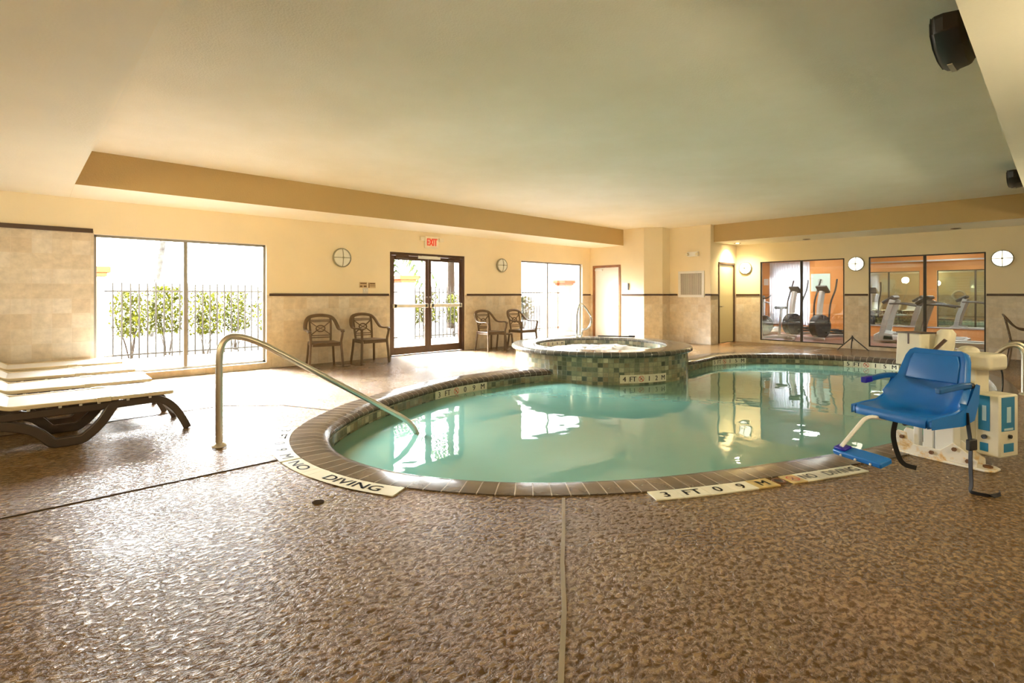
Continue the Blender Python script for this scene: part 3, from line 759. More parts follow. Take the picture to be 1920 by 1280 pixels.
def spa_place(ang0, r, z0, sgn): return lambda u, v, lift: V((SX + (r + lift*(1 if sgn > 0 else -1))*math.cos(ang0 + u/r*sgn), SY + (r + lift*(1 if sgn > 0 else -1))*math.sin(ang0 + u/r*sgn), z0 + v))
ca = math.atan2(-SY, -SX)
marker('cream tile marker reading 4 FT 1 2 M on the raised hot tub side', 0, 0.86, 0.135, spa_place(ca + 0.20, SR, -0.165, 1), [(1, '4', 0), (1, 'FT', 0), (1, '@', 0), (1, '1', 0), (1, '2', 0), (1, 'M', 0)], 'depth markers on the pool edge')
marker('cream tile marker reading 3 FT 0 9 M inside the hot tub', 0, 0.8, 0.10, spa_place(ca + pi + 1.28, 1.235, 0.18, -1), D3, 'depth markers on the pool edge')
def rim_place(ang0, r0): return lambda u, v, lift=0.0: V((SX + (r0 - v)*math.cos(ang0 + u/r0), SY + (r0 - v)*math.sin(ang0 + u/r0), 0.333 + lift))
rm = empty('rim_marker', 'black lettering tiles set flat in the left rim of the hot tub', 'depth marker')
li = MB(); put_text(li, '3 FT 0.9 M', 0.09, rim_place(ca - 1.05, 1.60), 0, 0, 0.01); put_text(li, 'NO DIVING', 0.09, rim_place(ca - 1.05, 1.45), 0, 0, 0.01)
for v in li.v: v.z += 0.003
lo = li.build('lettering', 'ink', rm, smooth=0)

def grab_rail(name, label, pts, rad, r, flanges, mat='steel', group=None):
    root = empty(name, label, 'handrail', pts[0], 0, group); o = V(pts[0])
    mb = MB(); mb.tube([p - o for p in fillet(pts, rad, 8)], r, 14); mb.build('tube', mat, root)
    for f in flanges:
        fl_ = MB(); fl_.lathe([(r*1.02, 0.03), (r*1.25, 0.028), (r*2.0, 0.010), (r*2.05, 0.0)], 18, V(f) - o); fl_.build('flange', mat, root)
    return root
grab_rail('pool_handrail', 'tall bent steel handrail sloping into the left end of the pool', [(1.124, 4.725, 0.0), (1.124, 4.722, 0.90), (1.33, 4.71, 0.905), (2.86, 4.59, -0.06), (2.98, 4.58, -0.30), (2.99, 4.58, -0.80)], [0.20, 0.25, 0.15, 0.1], 0.027, [(1.124, 4.725, 0.007)])
for k, x in enumerate((9.05, 9.55)):
    grab_rail('ladder_rail', ['low arched steel ladder rail with its base flange at the right photo edge', 'arched steel ladder rail just behind its twin beyond the pool lift'][k],
        [(x, 0.33, 0), (x, 0.33, 0.60), (x, 0.48, 0.62), (x, 0.98, -0.05), (x, 1.02, -0.6)], [0.13, 0.15, 0.1], 0.024, [(x, 0.33, 0.0)], 'steel', 'ladder rails of the pool')
# spa grab rail, in the plane facing the pool
rd = V((0.7307, -0.6827, 0)); b0 = V((8.62, 7.17, 0.333))
pp = [b0, b0 + V((0, 0, 0.55)), b0 + rd*0.07 + V((0, 0, 0.76)), b0 + rd*0.24 + V((0, 0, 0.57)), b0 + rd*0.33 + V((0, 0, 0.38)), b0 + rd*0.27 + V((0, 0, 0.20)), b0 + rd*0.11 + V((0, 0, 0.16)), b0 + rd*0.10]
grab_rail('spa_handrail', 'looped chrome grab rail on the far rim of the hot tub', pp, [0.12, 0.08, 0.12, 0.12, 0.08, 0.06], 0.021, [b0, b0 + rd*0.10], 'chrome')
sk = MB(); sk.tube([V((8.95, 6.86, 0.358)), V((9.36, 6.30, 0.358))], 0.014, 8); sk.cbox((9.37, 6.28, 0.362), (0.06, 0.12, 0.04))
tag(sk.build('skimmer_pole', 'black'), 'short dark pole lying on the back rim of the hot tub', 'pole')

# ------------------------------------------------------------------ wall sconces, signs, vents
def sconce(name_loc, ang, lit, label, r=0.165):
    """Round bulkhead light; local -Y faces the room after rotation by ang."""
    root = empty('wall_sconce', label, 'wall light', name_loc, ang, 'round wall sconces')
    R = Matrix.Rotation(pi/2, 4, 'X')
    m = MB(); m.lathe([(0.001, 0.0), (r*0.98, 0.0), (r, 0.01), (r, 0.035), (r*0.96, 0.045), (r*0.90, 0.047), (r*0.90, 0.03)], 32, T=R); m.build('ring', 'sconcering', root)
    m = MB(); m.lathe([(r*0.905, 0.032), (r*0.85, 0.048), (r*0.7, 0.062), (r*0.4, 0.074), (0.001, 0.078)], 32, T=R); m.build('glass_dome', {True: 'sconceglow', False: 'sconceoff', 'soft': 'sconcesoft'}[lit], root)
    m = MB()
    for d in ((1, 0), (0, 1)):
        pts = [(V((d[0]*t*r*0.95, 0, d[1]*t*r*0.95)) + V((0, -0.045 - 0.038*(1-t*t), 0))) for t in [(-1 + k/6) for k in range(13)]]
        m.rect(pts, 0.013, 0.008, up=(0, 1, 0))
    m.ball((0, -0.084, 0), 0.02, 6); m.build('cross_guard', 'sconcering', root)
    return root
sconce((4.25, YL, 1.945), 0, False, 'round sconce between the left window and the glass doors', 0.18)
sconce((8.28, YL, 1.96), 0, False, 'round sconce between the glass doors and the far window')
for y, lb in ((5.75, 'round sconce left of both gym windows by the cream door'), (3.24, 'round sconce between the two gym windows'), (0.80, 'round sconce right of the gym windows above the lone chair')):
    sconce((XG, y, 1.96), -pi/2, 'soft', lb)
for x in (-1.5, 3.5, 8.5): sconce((x, YR, 1.96), pi, True, ['round sconce on the near wall reflected in the glass', 'round sconce on the near wall behind the lift', 'round sconce on the near wall beyond the lift'][int((x+1.5)/5)])
for y in (1.2, 5.2): sconce((XB, y, 1.96), pi/2, True, 'round sconce on the end wall beside the life ring' if y > 3 else 'round sconce on the end wall near the right corner')

def wall_text(p, d, nrm):
    """Flat writing on a wall: p lower-left corner, d reading direction, nrm into the room."""
    p = V(p); d = V(d); nrm = V(nrm)
    return lambda x, y: p + d*x + V((0, 0, y)) + nrm
ex = empty('exit_sign', 'lit EXIT sign with two emergency lamps above the glass doors', 'exit sign', (6.25, YL, 2.37))
m = MB(); m.box((-0.17, -0.055, -0.125), (0.17, 0, 0.125)); m.build('housing', 'exitface', ex, bevel=0.008)
m = MB(); put_text(m, 'EXIT', 0.15, wall_text((0, -0.0565, -0.075), (1, 0, 0), (0, 0, 0)), 0, 0, 0.05, 0.25, True); m.build('lettering', 'exitred', ex, smooth=0)
for sx in (-1, 1):
    m = MB(); m.box((sx*0.24-0.055, -0.07, 0.02), (sx*0.24+0.055, -0.01, 0.10)); m.cyl((sx*0.17, -0.03, 0.05), (sx*0.20, -0.03, 0.05), 0.015); m.build('lamp_head', 'exitface', ex, bevel=0.012)
# unreadable twin plates and light switch
sg = empty('rules_sign', 'small brown printed plates on the wall left of the glass doors', 'sign', (4.78, YL, 1.44))
m = MB(); m.box((-0.17, -0.008, -0.055), (-0.01, 0, 0.055)); m.box((0.01, -0.008, -0.06), (0.17, 0, 0.05)); m.build('plate', 'signface', sg, bevel=0.002)
m = MB()
for k, (x, z, w, h) in enumerate(((-0.155, 0.02, 0.13, 0.022), (-0.16, -0.04, 0.05, 0.03), (-0.085, -0.04, 0.06, 0.03), (0.02, -0.05, 0.016, 0.09), (0.045, 0.015, 0.11, 0.025), (0.045, -0.02, 0.115, 0.012))): m.box((x, -0.0095, z), (x+w, -0.008, z+h))
m.build('print', 'signink', sg, smooth=0)
sw = empty('light_switch', 'pale double light switch below the brown plates', 'light switch', (4.735, YL, 1.335))
m = MB(); m.box((-0.055, -0.007, -0.06), (0.055, 0, 0.06)); m.build('cover_plate', 'grille', sw, bevel=0.002)
for x in (-0.025, 0.025): m = MB(); m.box((x-0.01, -0.014, -0.02), (x+0.01, -0.007, 0.02)); m.build('toggle', 'white', sw, bevel=0.002)
# sign by the white door
ds = empty('door_sign', 'small square plates on the wall right of the white door', 'sign', (11.70, 8.03, 1.47))
m = MB(); m.box((-0.012, -0.06, -0.08), (0, 0.08, 0.10)); m.build('plate', 'white', ds, bevel=0.002)
m = MB(); m.box((-0.02, -0.10, -0.09), (0, -0.07, 0.09)); m.build('edge_strip', 'gymdark', ds, bevel=0.002)
# wall vent
ve = empty('wall_vent', 'large white louvred return vent on the stepped wall', 'vent', (12.40, 6.52, 1.525))
m = MB(); hw_, hh_ = 0.355, 0.335
for lo_, hi_ in (((-0.018, -hw_, hh_-0.06), (0, hw_, hh_)), ((-0.018, -hw_, -hh_), (0, hw_, -hh_+0.06)), ((-0.018, -hw_, -hh_+0.06), (0, -hw_+0.06, hh_-0.06)), ((-0.018, hw_-0.06, -hh_+0.06), (0, hw_, hh_-0.06))): m.box(lo_, hi_)
m.build('frame', 'white', ve, bevel=0.003)
m = MB(); m.box((-0.004, -hw_+0.06, -hh_+0.06), (-0.001, hw_-0.06, hh_-0.06)); m.build('backing', 'vent_dark', ve, smooth=0)
sl = None
for k in range(19):
    m = MB() if sl is None else None; y = -hw_+0.075 + k*(2*hw_-0.15)/18
    if m: m.box((-0.016, -0.009, -hh_+0.06), (-0.004, 0.009, hh_-0.06)); sl = m.build('slat', 'grille', ve); sl.location = (0, y, 0)
    else: c = sl.copy(); COL.objects.link(c); c.parent = ve; c.location = (0, y, 0)
# emergency light
em = empty('emergency_light', 'white twin-head emergency light above the wall vent', 'emergency light', (12.40, 6.45, 2.29))
m = MB(); m.box((-0.07, -0.15, -0.06), (0, 0.15, 0.06)); m.build('housing', 'white', em, bevel=0.012)
for y in (-0.12, 0.12): m = MB(); m.cyl((-0.07, y, 0.0), (-0.12, y*1.15, -0.01), 0.04, 14); m.build('lamp_head', 'exitface', em)
# recessed lights in the gym soffit
for x, y, lb in ((13.55, 4.18, 'small recessed downlight in the soffit above the left gym window'), (13.55, 1.46, 'small recessed downlight in the soffit above the right gym window'), (13.30, 5.72, 'small recessed downlight in front of the cream side door')):
    rl = empty('recessed_downlight', lb, 'ceiling light', (x, y, ZS), 0, 'recessed downlights')
    m = MB(); m.lathe([(0.055, 0.0), (0.08, -0.002), (0.085, -0.008), (0.05, -0.008), (0.048, 0.0)], 20); m.build('trim_ring', 'bronze', rl)
    m = MB(); m.lathe([(0.049, -0.003), (0.0005, -0.003)], 16); m.build('lens', 'can' if y > 5 else 'black', rl, smooth=0)
    if y < 5: continue
    sl_ = bpy.data.lights.new('downlight_lamp', 'SPOT'); sl_.energy = 45; sl_.color = (1.0, 0.80, 0.46); sl_.spot_size = math.radians(140); sl_.spot_blend = 1.0; sl_.shadow_soft_size = 0.04
    so_ = bpy.data.objects.new('downlight_lamp', sl_); COL.objects.link(so_); so_.location = (x, y, ZS-0.02)

# ------------------------------------------------------------------ loudspeakers under the right soffit edge
def speaker(loc, label, sc=1.0):
    root = empty('wall_speaker', label, 'loudspeaker', loc, 0, 'black loudspeakers'); root.scale = (sc, sc, sc)
    L = 0.40
    m = MB()
    prof2 = [(-L, 0.0), (-L*0.96, 0.09), (-L*0.6, 0.16), (0, 0.19), (L*0.6, 0.17), (L*0.92, 0.12), (L, 0.0)]
    rows = []
    for y, q in ((0.0, 0.75), (0.03, 0.93), (0.11, 1.0), (0.16, 0.96), (0.185, 0.86)):
        rows.append([V((x*q, y, -d*q)) for x, d in prof2] + [V((L*q*0.97, y, 0.03)), V((-L*q*0.97, y, 0.03))])
    k = len(rows[0])
    for r in rows: m.v += r
    for j in range(len(rows)-1):
        for i in range(k): m.face((j*k+i, j*k+(i+1) % k, (j+1)*k+(i+1) % k, (j+1)*k+i))
    m.face(list(range(k))); m.face([(len(rows)-1)*k+i for i in range(k)][::-1])
    m.build('cabinet', 'speaker', root, bevel=0.008, smooth=30)
    g = MB(); i0 = len(g.v); g.v += [V((x*0.80, 0.189, -d*0.80)) for x, d in prof2] + [V((L*0.78, 0.189, 0.012)), V((-L*0.78, 0.189, 0.012))]; g.v += [v + V((0, 0.004, 0)) for v in g.v[:9]]
    g.face(list(range(9))); g.face(list(range(9, 18))[::-1])
    for i in range(9): g.face((i, (i+1) % 9, 9+(i+1) % 9, 9+i))
    g.build('front_grille', 'black', root)
    t = MB(); t.rect([V((x*1.005, 0.12, -d*1.01-0.002)) for x, d in prof2[3:]], 0.03, 0.006, up=(0, 0, 1)); tag(t.build('edge_trim', 'speakertrim', root), 'worn silver strip')
    b = MB(); b.box((-0.05, -0.045, -0.04), (0.05, 0.06, 0.03)); b.build('wall_bracket', 'black', root, bevel=0.004)
speaker((4.17, 0.375, 2.85), 'large black loudspeaker at the top right soffit edge', 0.86)
speaker((9.75, 0.345, 2.87), 'black loudspeaker cut off at the right edge below the soffit', 0.86)

# ------------------------------------------------------------------ chairs
def make_chair(label):
    root = empty('patio_armchair', label, 'chair', (0, 0, 0), 0, 'bronze resin armchairs')
    m = MB(); pts = []
    n = 5
    poly = [(0.25, 0.20), (0.21, 0.235), (-0.21, 0.235), (-0.25, 0.20), (-0.225, -0.20), (-0.19, -0.225), (0.19, -0.225), (0.225, -0.20)]
    m.prism(poly, 0.405, 0.435); m.build('seat', 'resin', root, bevel=0.012, seg=3)
    hoop = [(0.268, 0.25, 0.615), (0.285, 0.18, 0.640), (0.287, 0.02, 0.635), (0.280, -0.10, 0.65), (0.268, -0.18, 0.71), (0.235, -0.245, 0.80), (0.165, -0.285, 0.862), (0.0, -0.30, 0.885)]
    full = hoop + [(-x, y, z) for x, y, z in hoop[-2::-1]]
    m = MB(); P_ = catmull(full, 5); m.sweep(P_, [(0.034*math.cos(2*pi*j/10), 0.016*math.sin(2*pi*j/10)) for j in range(10)], False, None); m.build('arm_and_back_hoop', 'resin', root)
    b = MB()
    for sx in (-1, 1):
        b.rect(catmull([(sx*0.165, -0.205, 0.43), (sx*0.175, -0.235, 0.60), (sx*0.18, -0.27, 0.78), (sx*0.17, -0.285, 0.855)], 4), 0.034, 0.018, up=(0, 1, 0))
    for z, y in ((0.775, -0.268), (0.80, -0.273), (0.53, -0.222), (0.495, -0.216)): b.bar((-0.17, y, z), (0.17, y, z), 0.014, 0.016)
    for sx in (-1, 1):
        b.bar((sx*0.165, -0.268, 0.765), (sx*0.05, -0.248, 0.675), 0.019, 0.016); b.bar((sx*0.165, -0.224, 0.54), (sx*0.05, -0.240, 0.63), 0.019, 0.016)
    b.tube([V((0.075*math.cos(2*pi*k/18), -0.245 - 0.018*math.sin(2*pi*k/18)*0.6, 0.652 + 0.055*math.sin(2*pi*k/18))) for k in range(18)], 0.012, 6, True)
    b.bar((-0.055, -0.250, 0.68), (0.055, -0.240, 0.625), 0.012, 0.012); b.bar((0.055, -0.250, 0.68), (-0.055, -0.240, 0.625), 0.012, 0.012)
    b.build('back_lattice', 'resin', root)
    for sx in (-1, 1):
        m = MB(); m.rect(catmull([(sx*0.275, 0.25, 0.0), (sx*0.262, 0.235, 0.22), (sx*0.25, 0.215, 0.42), (sx*0.262, 0.235, 0.54), (sx*0.270, 0.245, 0.62)], 5), 0.036, 0.034, up=(0, 1, 0)); m.build('leg', 'resin', root, bevel=0.006)
        m = MB(); m.rect(catmull([(sx*0.235, -0.255, 0.0), (sx*0.218, -0.225, 0.22), (sx*0.205, -0.205, 0.43)], 5), 0.036, 0.034, up=(0, 1, 0)); m.build('leg', 'resin', root, bevel=0.006)
    m = MB(); m.bar((-0.215, 0.215, 0.395), (0.215, 0.215, 0.395), 0.02, 0.05); m.bar((-0.19, -0.205, 0.395), (0.19, -0.205, 0.395), 0.02, 0.05)
    for sx in (-1, 1): m.bar((sx*0.232, 0.2, 0.395), (sx*0.2, -0.2, 0.395), 0.02, 0.05)
    m.build('seat_apron', 'resin', root)
    return root
ch = make_chair('bronze resin armchair nearest the large left window')
ch.location = (3.71, 8.78, 0); ch.rotation_euler = (0, 0, pi - 0.20)
dup(ch, (4.58, 8.79, 0), pi, 'bronze resin armchair touching the left side of the glass doors')
dup(ch, (7.52, 8.76, 0), pi, 'bronze resin armchair just right of the glass doors')
dup(ch, (8.47, 8.72, 0), pi + 0.05, 'bronze resin armchair partly hidden by the hot tub')
dup(ch, (12.76, 0.42, 0), pi + 0.10, 'bronze resin armchair alone at the right under the gym wall')
tb = empty('side_table', 'small low bronze side table between the two far chairs', 'side table', (8.02, 8.83, 0))
m = MB(); m.prism([(0.17*math.cos(2*pi*k/24), 0.2*math.sin(2*pi*k/24)) for k in range(24)], 0.335, 0.36); m.build('table_top', 'resin', tb, bevel=0.006)
for sx in (-1, 1):
    for sy in (-1, 1): m = MB(); m.rect([(sx*0.13, sy*0.14, 0), (sx*0.11, sy*0.12, 0.336)], 0.03, 0.03, up=(0, 1, 0)); m.build('leg', 'resin', tb, bevel=0.004)

# ------------------------------------------------------------------ sun loungers
def make_lounger(label):
    root = empty('sun_lounger', label, 'sun lounger', (0, 0, 0), 0, 'white sling sun loungers'); Wd = 0.65
    m = MB(); m.box((-0.15, 0.03, 0.350), (0.93, Wd-0.03, 0.366)); m.build('sling_seat', 'sling', root, bevel=0.006)
    T = Matrix.Translation((-0.15, 0, 0.352)) @ Matrix.Rotation(math.radians(33), 4, 'Y')
    m = MB(); m.box((-0.80, 0.03, 0.0), (0.0, Wd-0.03, 0.016), T); m.build('sling_backrest', 'sling', root, bevel=0.006)
    m = MB()
    for y in (0.015, Wd-0.015):
        m.rect(fillet([T @ V((-0.82, y, 0.006)), V((-0.15, y, 0.356)), V((0.95, y, 0.356))], 0.05), 0.04, 0.034)
    m.rect([V((0.94, 0.0, 0.356)), V((0.94, Wd, 0.356))], 0.035, 0.03); m.rect([T @ V((-0.81, 0.0, 0.006)), T @ V((-0.81, Wd, 0.006))], 0.035, 0.03)
    m.build('bed_rail', 'slingedge', root, bevel=0.008, seg=3)
    m = MB(); m.cbox((0.455, 0.012, 0.356), (0.10, 0.05, 0.044)); m.cbox((0.455, Wd-0.012, 0.356), (0.10, 0.05, 0.044)); m.build('rail_joint', 'slingedge', root, bevel=0.008)
    first = None
    for y in (0.02, Wd-0.02):
        for x in (-0.02, 0.17, 0.30, 0.42, 0.62, 0.78):
            if first is None:
                k = MB(); k.cbox((0, 0, 0), (0.022, 0.02, 0.02)); first = k.build('clip', 'white', root, bevel=0.004); first.location = (x, y, 0.330)
            else: c = first.copy(); COL.objects.link(c); c.parent = root; c.location = (x, y, 0.330)
    for y in (0.035, Wd-0.035):
        m = MB(); m.rect(catmull([(-1.0, y, 0.285), (-0.3, y, 0.285), (0.4, y, 0.295), (0.78, y, 0.302), (0.88, y, 0.285), (0.965, y, 0.21), (1.03, y, 0.10), (1.075, y, 0.0)], 6), 0.045, 0.062, up=(0.4, 0, 1)); m.build('side_frame', 'loungerbrown', root, bevel=0.008)
    for y in (0.03, Wd-0.03):
        m = MB(); m.rect(fillet([(-0.62, y, 0.245), (-0.22, y, 0.245), (0.02, y, 0.17), (0.125, y, 0.037), (0.315, y, 0.037), (0.43, y, 0.14), (0.52, y, 0.30)], [0.2, 0.18, 0.03, 0.03, 0.12], 6), 0.074, 0.055, up=(0, 1, 0)); m.build('leg', 'loungerbrown', root, bevel=0.008)
        m = MB(); m.rect(fillet([(-0.62, y, 0.245), (-0.80, y, 0.20), (-0.92, y, 0.037), (-1.04, y, 0.037)], [0.1, 0.06], 5), 0.074, 0.055, up=(0, 1, 0)); m.build('leg', 'loungerbrown', root, bevel=0.008)
    m = MB()
    m.bar((0.98, 0.05, 0.16), (0.98, Wd-0.05, 0.16), 0.03, 0.04);
    m.bar((-0.1, 0.05, 0.285), (-0.1, Wd-0.05, 0.285), 0.05, 0.03); m.bar((0.55, 0.05, 0.29), (0.55, Wd-0.05, 0.29), 0.05, 0.03); m.bar((-0.96, 0.05, 0.04), (-0.96, Wd-0.05, 0.04), 0.06, 0.03)
    m.build('cross_brace', 'loungerbrown', root, bevel=0.005)
    return root
lg = make_lounger('white sling sun lounger nearest the camera with brown legs showing')
lg.location = (0.0, 5.60, 0)
for k, (dx, dy, lb) in enumerate(((-0.03, 0.94, 'second white sun lounger counted from the camera'), (-0.055, 1.91, 'third white sun lounger counted from the camera'), (-0.08, 2.86, 'white sun lounger farthest back beside the window wall'))):
    dup(lg, (dx, 5.60+dy, 0), 0, lb)

# ------------------------------------------------------------------ pool lift
Fd = V((-0.911, 0.412, 0)); Sd = V((-0.412, -0.911, 0)); O = V((4.155, 0.79, 0))      # seat forward, seat left, centre of the seat's front edge
def LP(f, s, z): return O + Fd*f + Sd*s + V((0, 0, z))
lift = empty('pool_lift', 'blue seated pool lift with white rusty base at the water edge', 'pool lift')
LT = Matrix(((Fd.x, Sd.x, 0, O.x), (Fd.y, Sd.y, 0, O.y), (0, 0, 1, 0), (0, 0, 0, 1)))
# seat shell: stations along the profile (f, z, half width, side curl height, side curl forward)
stn = [(-0.005, 0.415, 0.225, 0.0), (0.0, 0.455, 0.228, 0.0), (-0.02, 0.478, 0.230, 0.004), (-0.10, 0.474, 0.235, 0.012), (-0.20, 0.462, 0.238, 0.03), (-0.29, 0.455, 0.242, 0.06), (-0.345, 0.470, 0.245, 0.085), (-0.378, 0.510, 0.243, 0.10), (-0.398, 0.565, 0.238, 0.085), (-0.415, 0.62, 0.225, 0.055), (-0.430, 0.67, 0.210, 0.035), (-0.450, 0.74, 0.200, 0.03), (-0.472, 0.81, 0.188, 0.026), (-0.485, 0.85, 0.172, 0.02), (-0.492, 0.868, 0.145, 0.012)]
m = MB(); ns = 17
for i, (f, z, hw2, curl) in enumerate(stn):
    a = stn[max(0, i-1)]; b = stn[min(len(stn)-1, i+1)]; tf, tz = b[0]-a[0], b[1]-a[1]; L = math.hypot(tf, tz); nf, nz = tz/L, -tf/L   # towards the sitter
    for j in range(ns):
        u = -1 + 2*j/(ns-1); c = curl*max(0, (abs(u)-0.45)/0.55)**1.6
        m.v.append(LP(f + nf*c, u*hw2, z + nz*c))
for i in range(len(stn)-1):
    for j in range(ns-1): m.face((i*ns+j, i*ns+j+1, (i+1)*ns+j+1, (i+1)*ns+j))
seat = m.build('seat_shell', 'blue', lift, smooth=60)
so = seat.modifiers.new('thick', 'SOLIDIFY'); so.thickness = 0.038; so.offset = -1; sb = seat.modifiers.new('edge', 'BEVEL'); sb.width = 0.008; sb.segments = 2; sb.limit_method = 'ANGLE'; sb.angle_limit = math.radians(50)
m = MB()
m.v = []
pad = [(-0.432, 0.655, 0.165), (-0.470, 0.78, 0.155), (-0.484, 0.835, 0.135)]
for f, z, h_ in pad: m.v += [LP(f+0.014, -h_, z+0.003), LP(f+0.014, h_, z+0.003)]
for i in range(2): m.face((2*i, 2*i+1, 2*i+3, 2*i+2))
bp = m.build('back_panel', 'blue', lift, smooth=60); q = bp.modifiers.new('thick', 'SOLIDIFY'); q.thickness = 0.016; q.offset = 1; q2 = bp.modifiers.new('edge', 'BEVEL'); q2.width = 0.007; q2.segments = 3
for sg_, nm in ((-1, 'far'), (1, 'near')):
    m = MB(); m.rect(fillet([LP(-0.435, sg_*0.225, 0.66), LP(-0.33, sg_*0.245, 0.668), LP(-0.10, sg_*0.235, 0.645)], 0.05), 0.034, 0.036); am = m.build('armrest', 'bluedark', lift, bevel=0.008)
    m = MB(); m.bar(LP(-0.46, sg_*0.17, 0.655), LP(-0.43, sg_*0.24, 0.655), 0.03, 0.03); m.ball(LP(-0.42, sg_*0.236, 0.66), 0.022, 8); m.build('hinge', 'black', am)
    if sg_ < 0: m = MB(); m.rect([LP(-0.16, -0.2385, 0.650), LP(-0.085, -0.2345, 0.643)], 0.039, 0.041); tag(m.build('grip', 'violet', am, bevel=0.006), 'violet blue grip end')
# hip wings
for sg_ in (-1, 1):
    m = MB(); outline = [(-0.012, 0.422), (-0.30, 0.422), (-0.40, 0.45), (-0.44, 0.55), (-0.452, 0.66), (-0.425, 0.668), (-0.385, 0.60), (-0.34, 0.53), (-0.25, 0.49), (-0.12, 0.479), (-0.012, 0.466)]
    i0 = len(m.v); m.v += [LP(f, sg_*0.236, z) for f, z in outline] + [LP(f, sg_*0.262, z) for f, z in outline]; n9 = len(outline)
    m.face(list(range(n9))); m.face(list(range(n9, 2*n9))[::-1])
    for k in range(n9): m.face((k, (k+1) % n9, n9+(k+1) % n9, n9+k))
    m.build('side_wing', 'blue', lift, bevel=0.008)
# footrest
m = MB()
m.tube(fillet([LP(-0.24, 0.02, 0.415), LP(-0.05, -0.06, 0.41), LP(0.06, -0.10, 0.43), LP(0.27, -0.12, 0.235)], [0.06, 0.06], 6), 0.013, 10)
tag(m.build('footrest_tube', 'white', lift), 'white bent tube')
ft = MB(); Tf = Matrix.Translation(LP(0.245, 0.0, 0.205)) @ Matrix(((Fd.x, Sd.x, 0, 0), (Fd.y, Sd.y, 0, 0), (0, 0, 1, 0), (0, 0, 0, 1))) @ Matrix.Rotation(math.radians(14), 4, 'Y')
ft.prism([(-0.05, -0.165), (0.05, -0.165), (0.055, -0.10), (0.055, 0.165), (-0.05, 0.165), (-0.055, 0.05)], -0.018, 0.018, Tf)
fo = ft.build('footrest', 'blue', lift, bevel=0.010, seg=3)
m = MB(); m.box((-0.03, -0.16, 0.016), (0.04, -0.08, 0.034), Tf); tag(m.build('heel_stop', 'violet', fo, bevel=0.006), 'violet blue end block')
for s_ in (-0.10, 0.0, 0.10): m = MB(); m.ball(Tf @ V((0.057, s_, -0.004)), 0.008, 6); tag(m.build('rivet', 'white', fo), 'white rivet')
m = MB(); m.cyl(LP(-0.15, -0.03, 0.405), LP(-0.15, 0.10, 0.405), 0.022, 12); m.cyl(LP(-0.22, 0.03, 0.40), LP(-0.08, 0.05, 0.40), 0.014, 10); m.build('pivot_clamp', 'black', lift)
# base on the deck, running along world Y
bp0 = V((5.06, 0.63, 0))
BM = Matrix.Translation(bp0) @ Matrix.Rotation(math.radians(-14), 4, 'Z')       # local +y along the plate towards the water
m = MB(); m.prism([(-0.09, -0.29), (-0.05, -0.33), (0.05, -0.33), (0.09, -0.29), (0.09, 0.29), (-0.09, 0.29)], 0.0, 0.016, BM); base = m.build('base_plate', 'rust', lift, bevel=0.004)
m = MB()
for x in (-0.075, 0.06):
    m.prism([(-0.24, 0.016), (-0.24, 0.06), (-0.16, 0.12), (-0.10, 0.16), (-0.02, 0.085), (0.15, 0.085), (0.19, 0.12), (0.20, 0.17), (0.26, 0.175), (0.275, 0.15), (0.275, 0.016)], x, x+0.015, BM @ Matrix(((0, 0, 1, 0), (1, 0, 0, 0), (0, 1, 0, 0), (0, 0, 0, 1))))
m.box((-0.06, -0.2, 0.016), (0.06, 0.25, 0.045), BM); m.build('base_bracket', 'rust', lift, bevel=0.004)
for (y, z) in ((-0.19, 0.05), (-0.11, 0.115), (0.225, 0.13), (0.03, 0.055)):
    m = MB(); m.cyl(BM @ V((-0.075, y, z)), BM @ V((-0.092, y, z)), 0.015, 6); m.build('bolt', 'bolt', lift)
m = MB(); m.cyl(BM @ V((0.0, -0.275, 0.016)), BM @ V((0.0, -0.275, 0.03)), 0.028, 6); m.build('anchor_bolt', 'bolt', lift)
# lower carriage and mast
m = MB(); m.box((-0.055, -0.10, 0.05), (0.055, 0.02, 0.46), BM); m.box((-0.045, 0.03, 0.06), (0.045, 0.10, 0.40), BM); m.box((-0.03, 0.13, 0.05), (0.03, 0.17, 0.32), BM); m.build('lower_column', 'white', lift, bevel=0.008)
MX = V((5.19, 0.47, 0)); MM = Matrix.Translation(MX) @ Matrix.Rotation(math.radians(-24), 4, 'Z')
m = MB(); m.box((-0.075, -0.075, 0.05), (0.075, 0.075, 0.80), MM); m.build('mast', 'liftwhite', lift, bevel=0.012)
m = MB(); m.box((-0.10, -0.23, 0.09), (0.11, -0.08, 0.535), MM); bx = m.build('battery_box', 'liftwhite', lift, bevel=0.012)
m = MB(); m.box((-0.085, -0.2325, 0.28), (0.06, -0.2300, 0.52), MM); m.box((-0.06, -0.2325, 0.13), (0.05, -0.2300, 0.19), MM); m.box((-0.1025, -0.17, 0.27), (-0.100, -0.10, 0.52), MM); m.box((-0.1025, -0.16, 0.12), (-0.100, -0.11, 0.18), MM); tag(m.build('sticker', 'label', bx, smooth=0), 'blue stickers')
m = MB(); m.box((-0.03, -0.2340, 0.34), (0.015, -0.2325, 0.45), MM); m.box((-0.1040, -0.15, 0.34), (-0.1025, -0.125, 0.45), MM); m.box((-0.06, -0.2340, 0.285), (0.04, -0.2325, 0.30), MM); m.build('print', 'labelink', bx, smooth=0)
m = MB(); m.cyl(MM @ V((-0.100, -0.14, 0.225)), MM @ V((-0.118, -0.14, 0.225)), 0.016, 10); m.cyl(MM @ V((0.0, -0.23, 0.24)), MM @ V((0.0, -0.245, 0.24)), 0.014, 10); m.build('socket', 'black', bx)
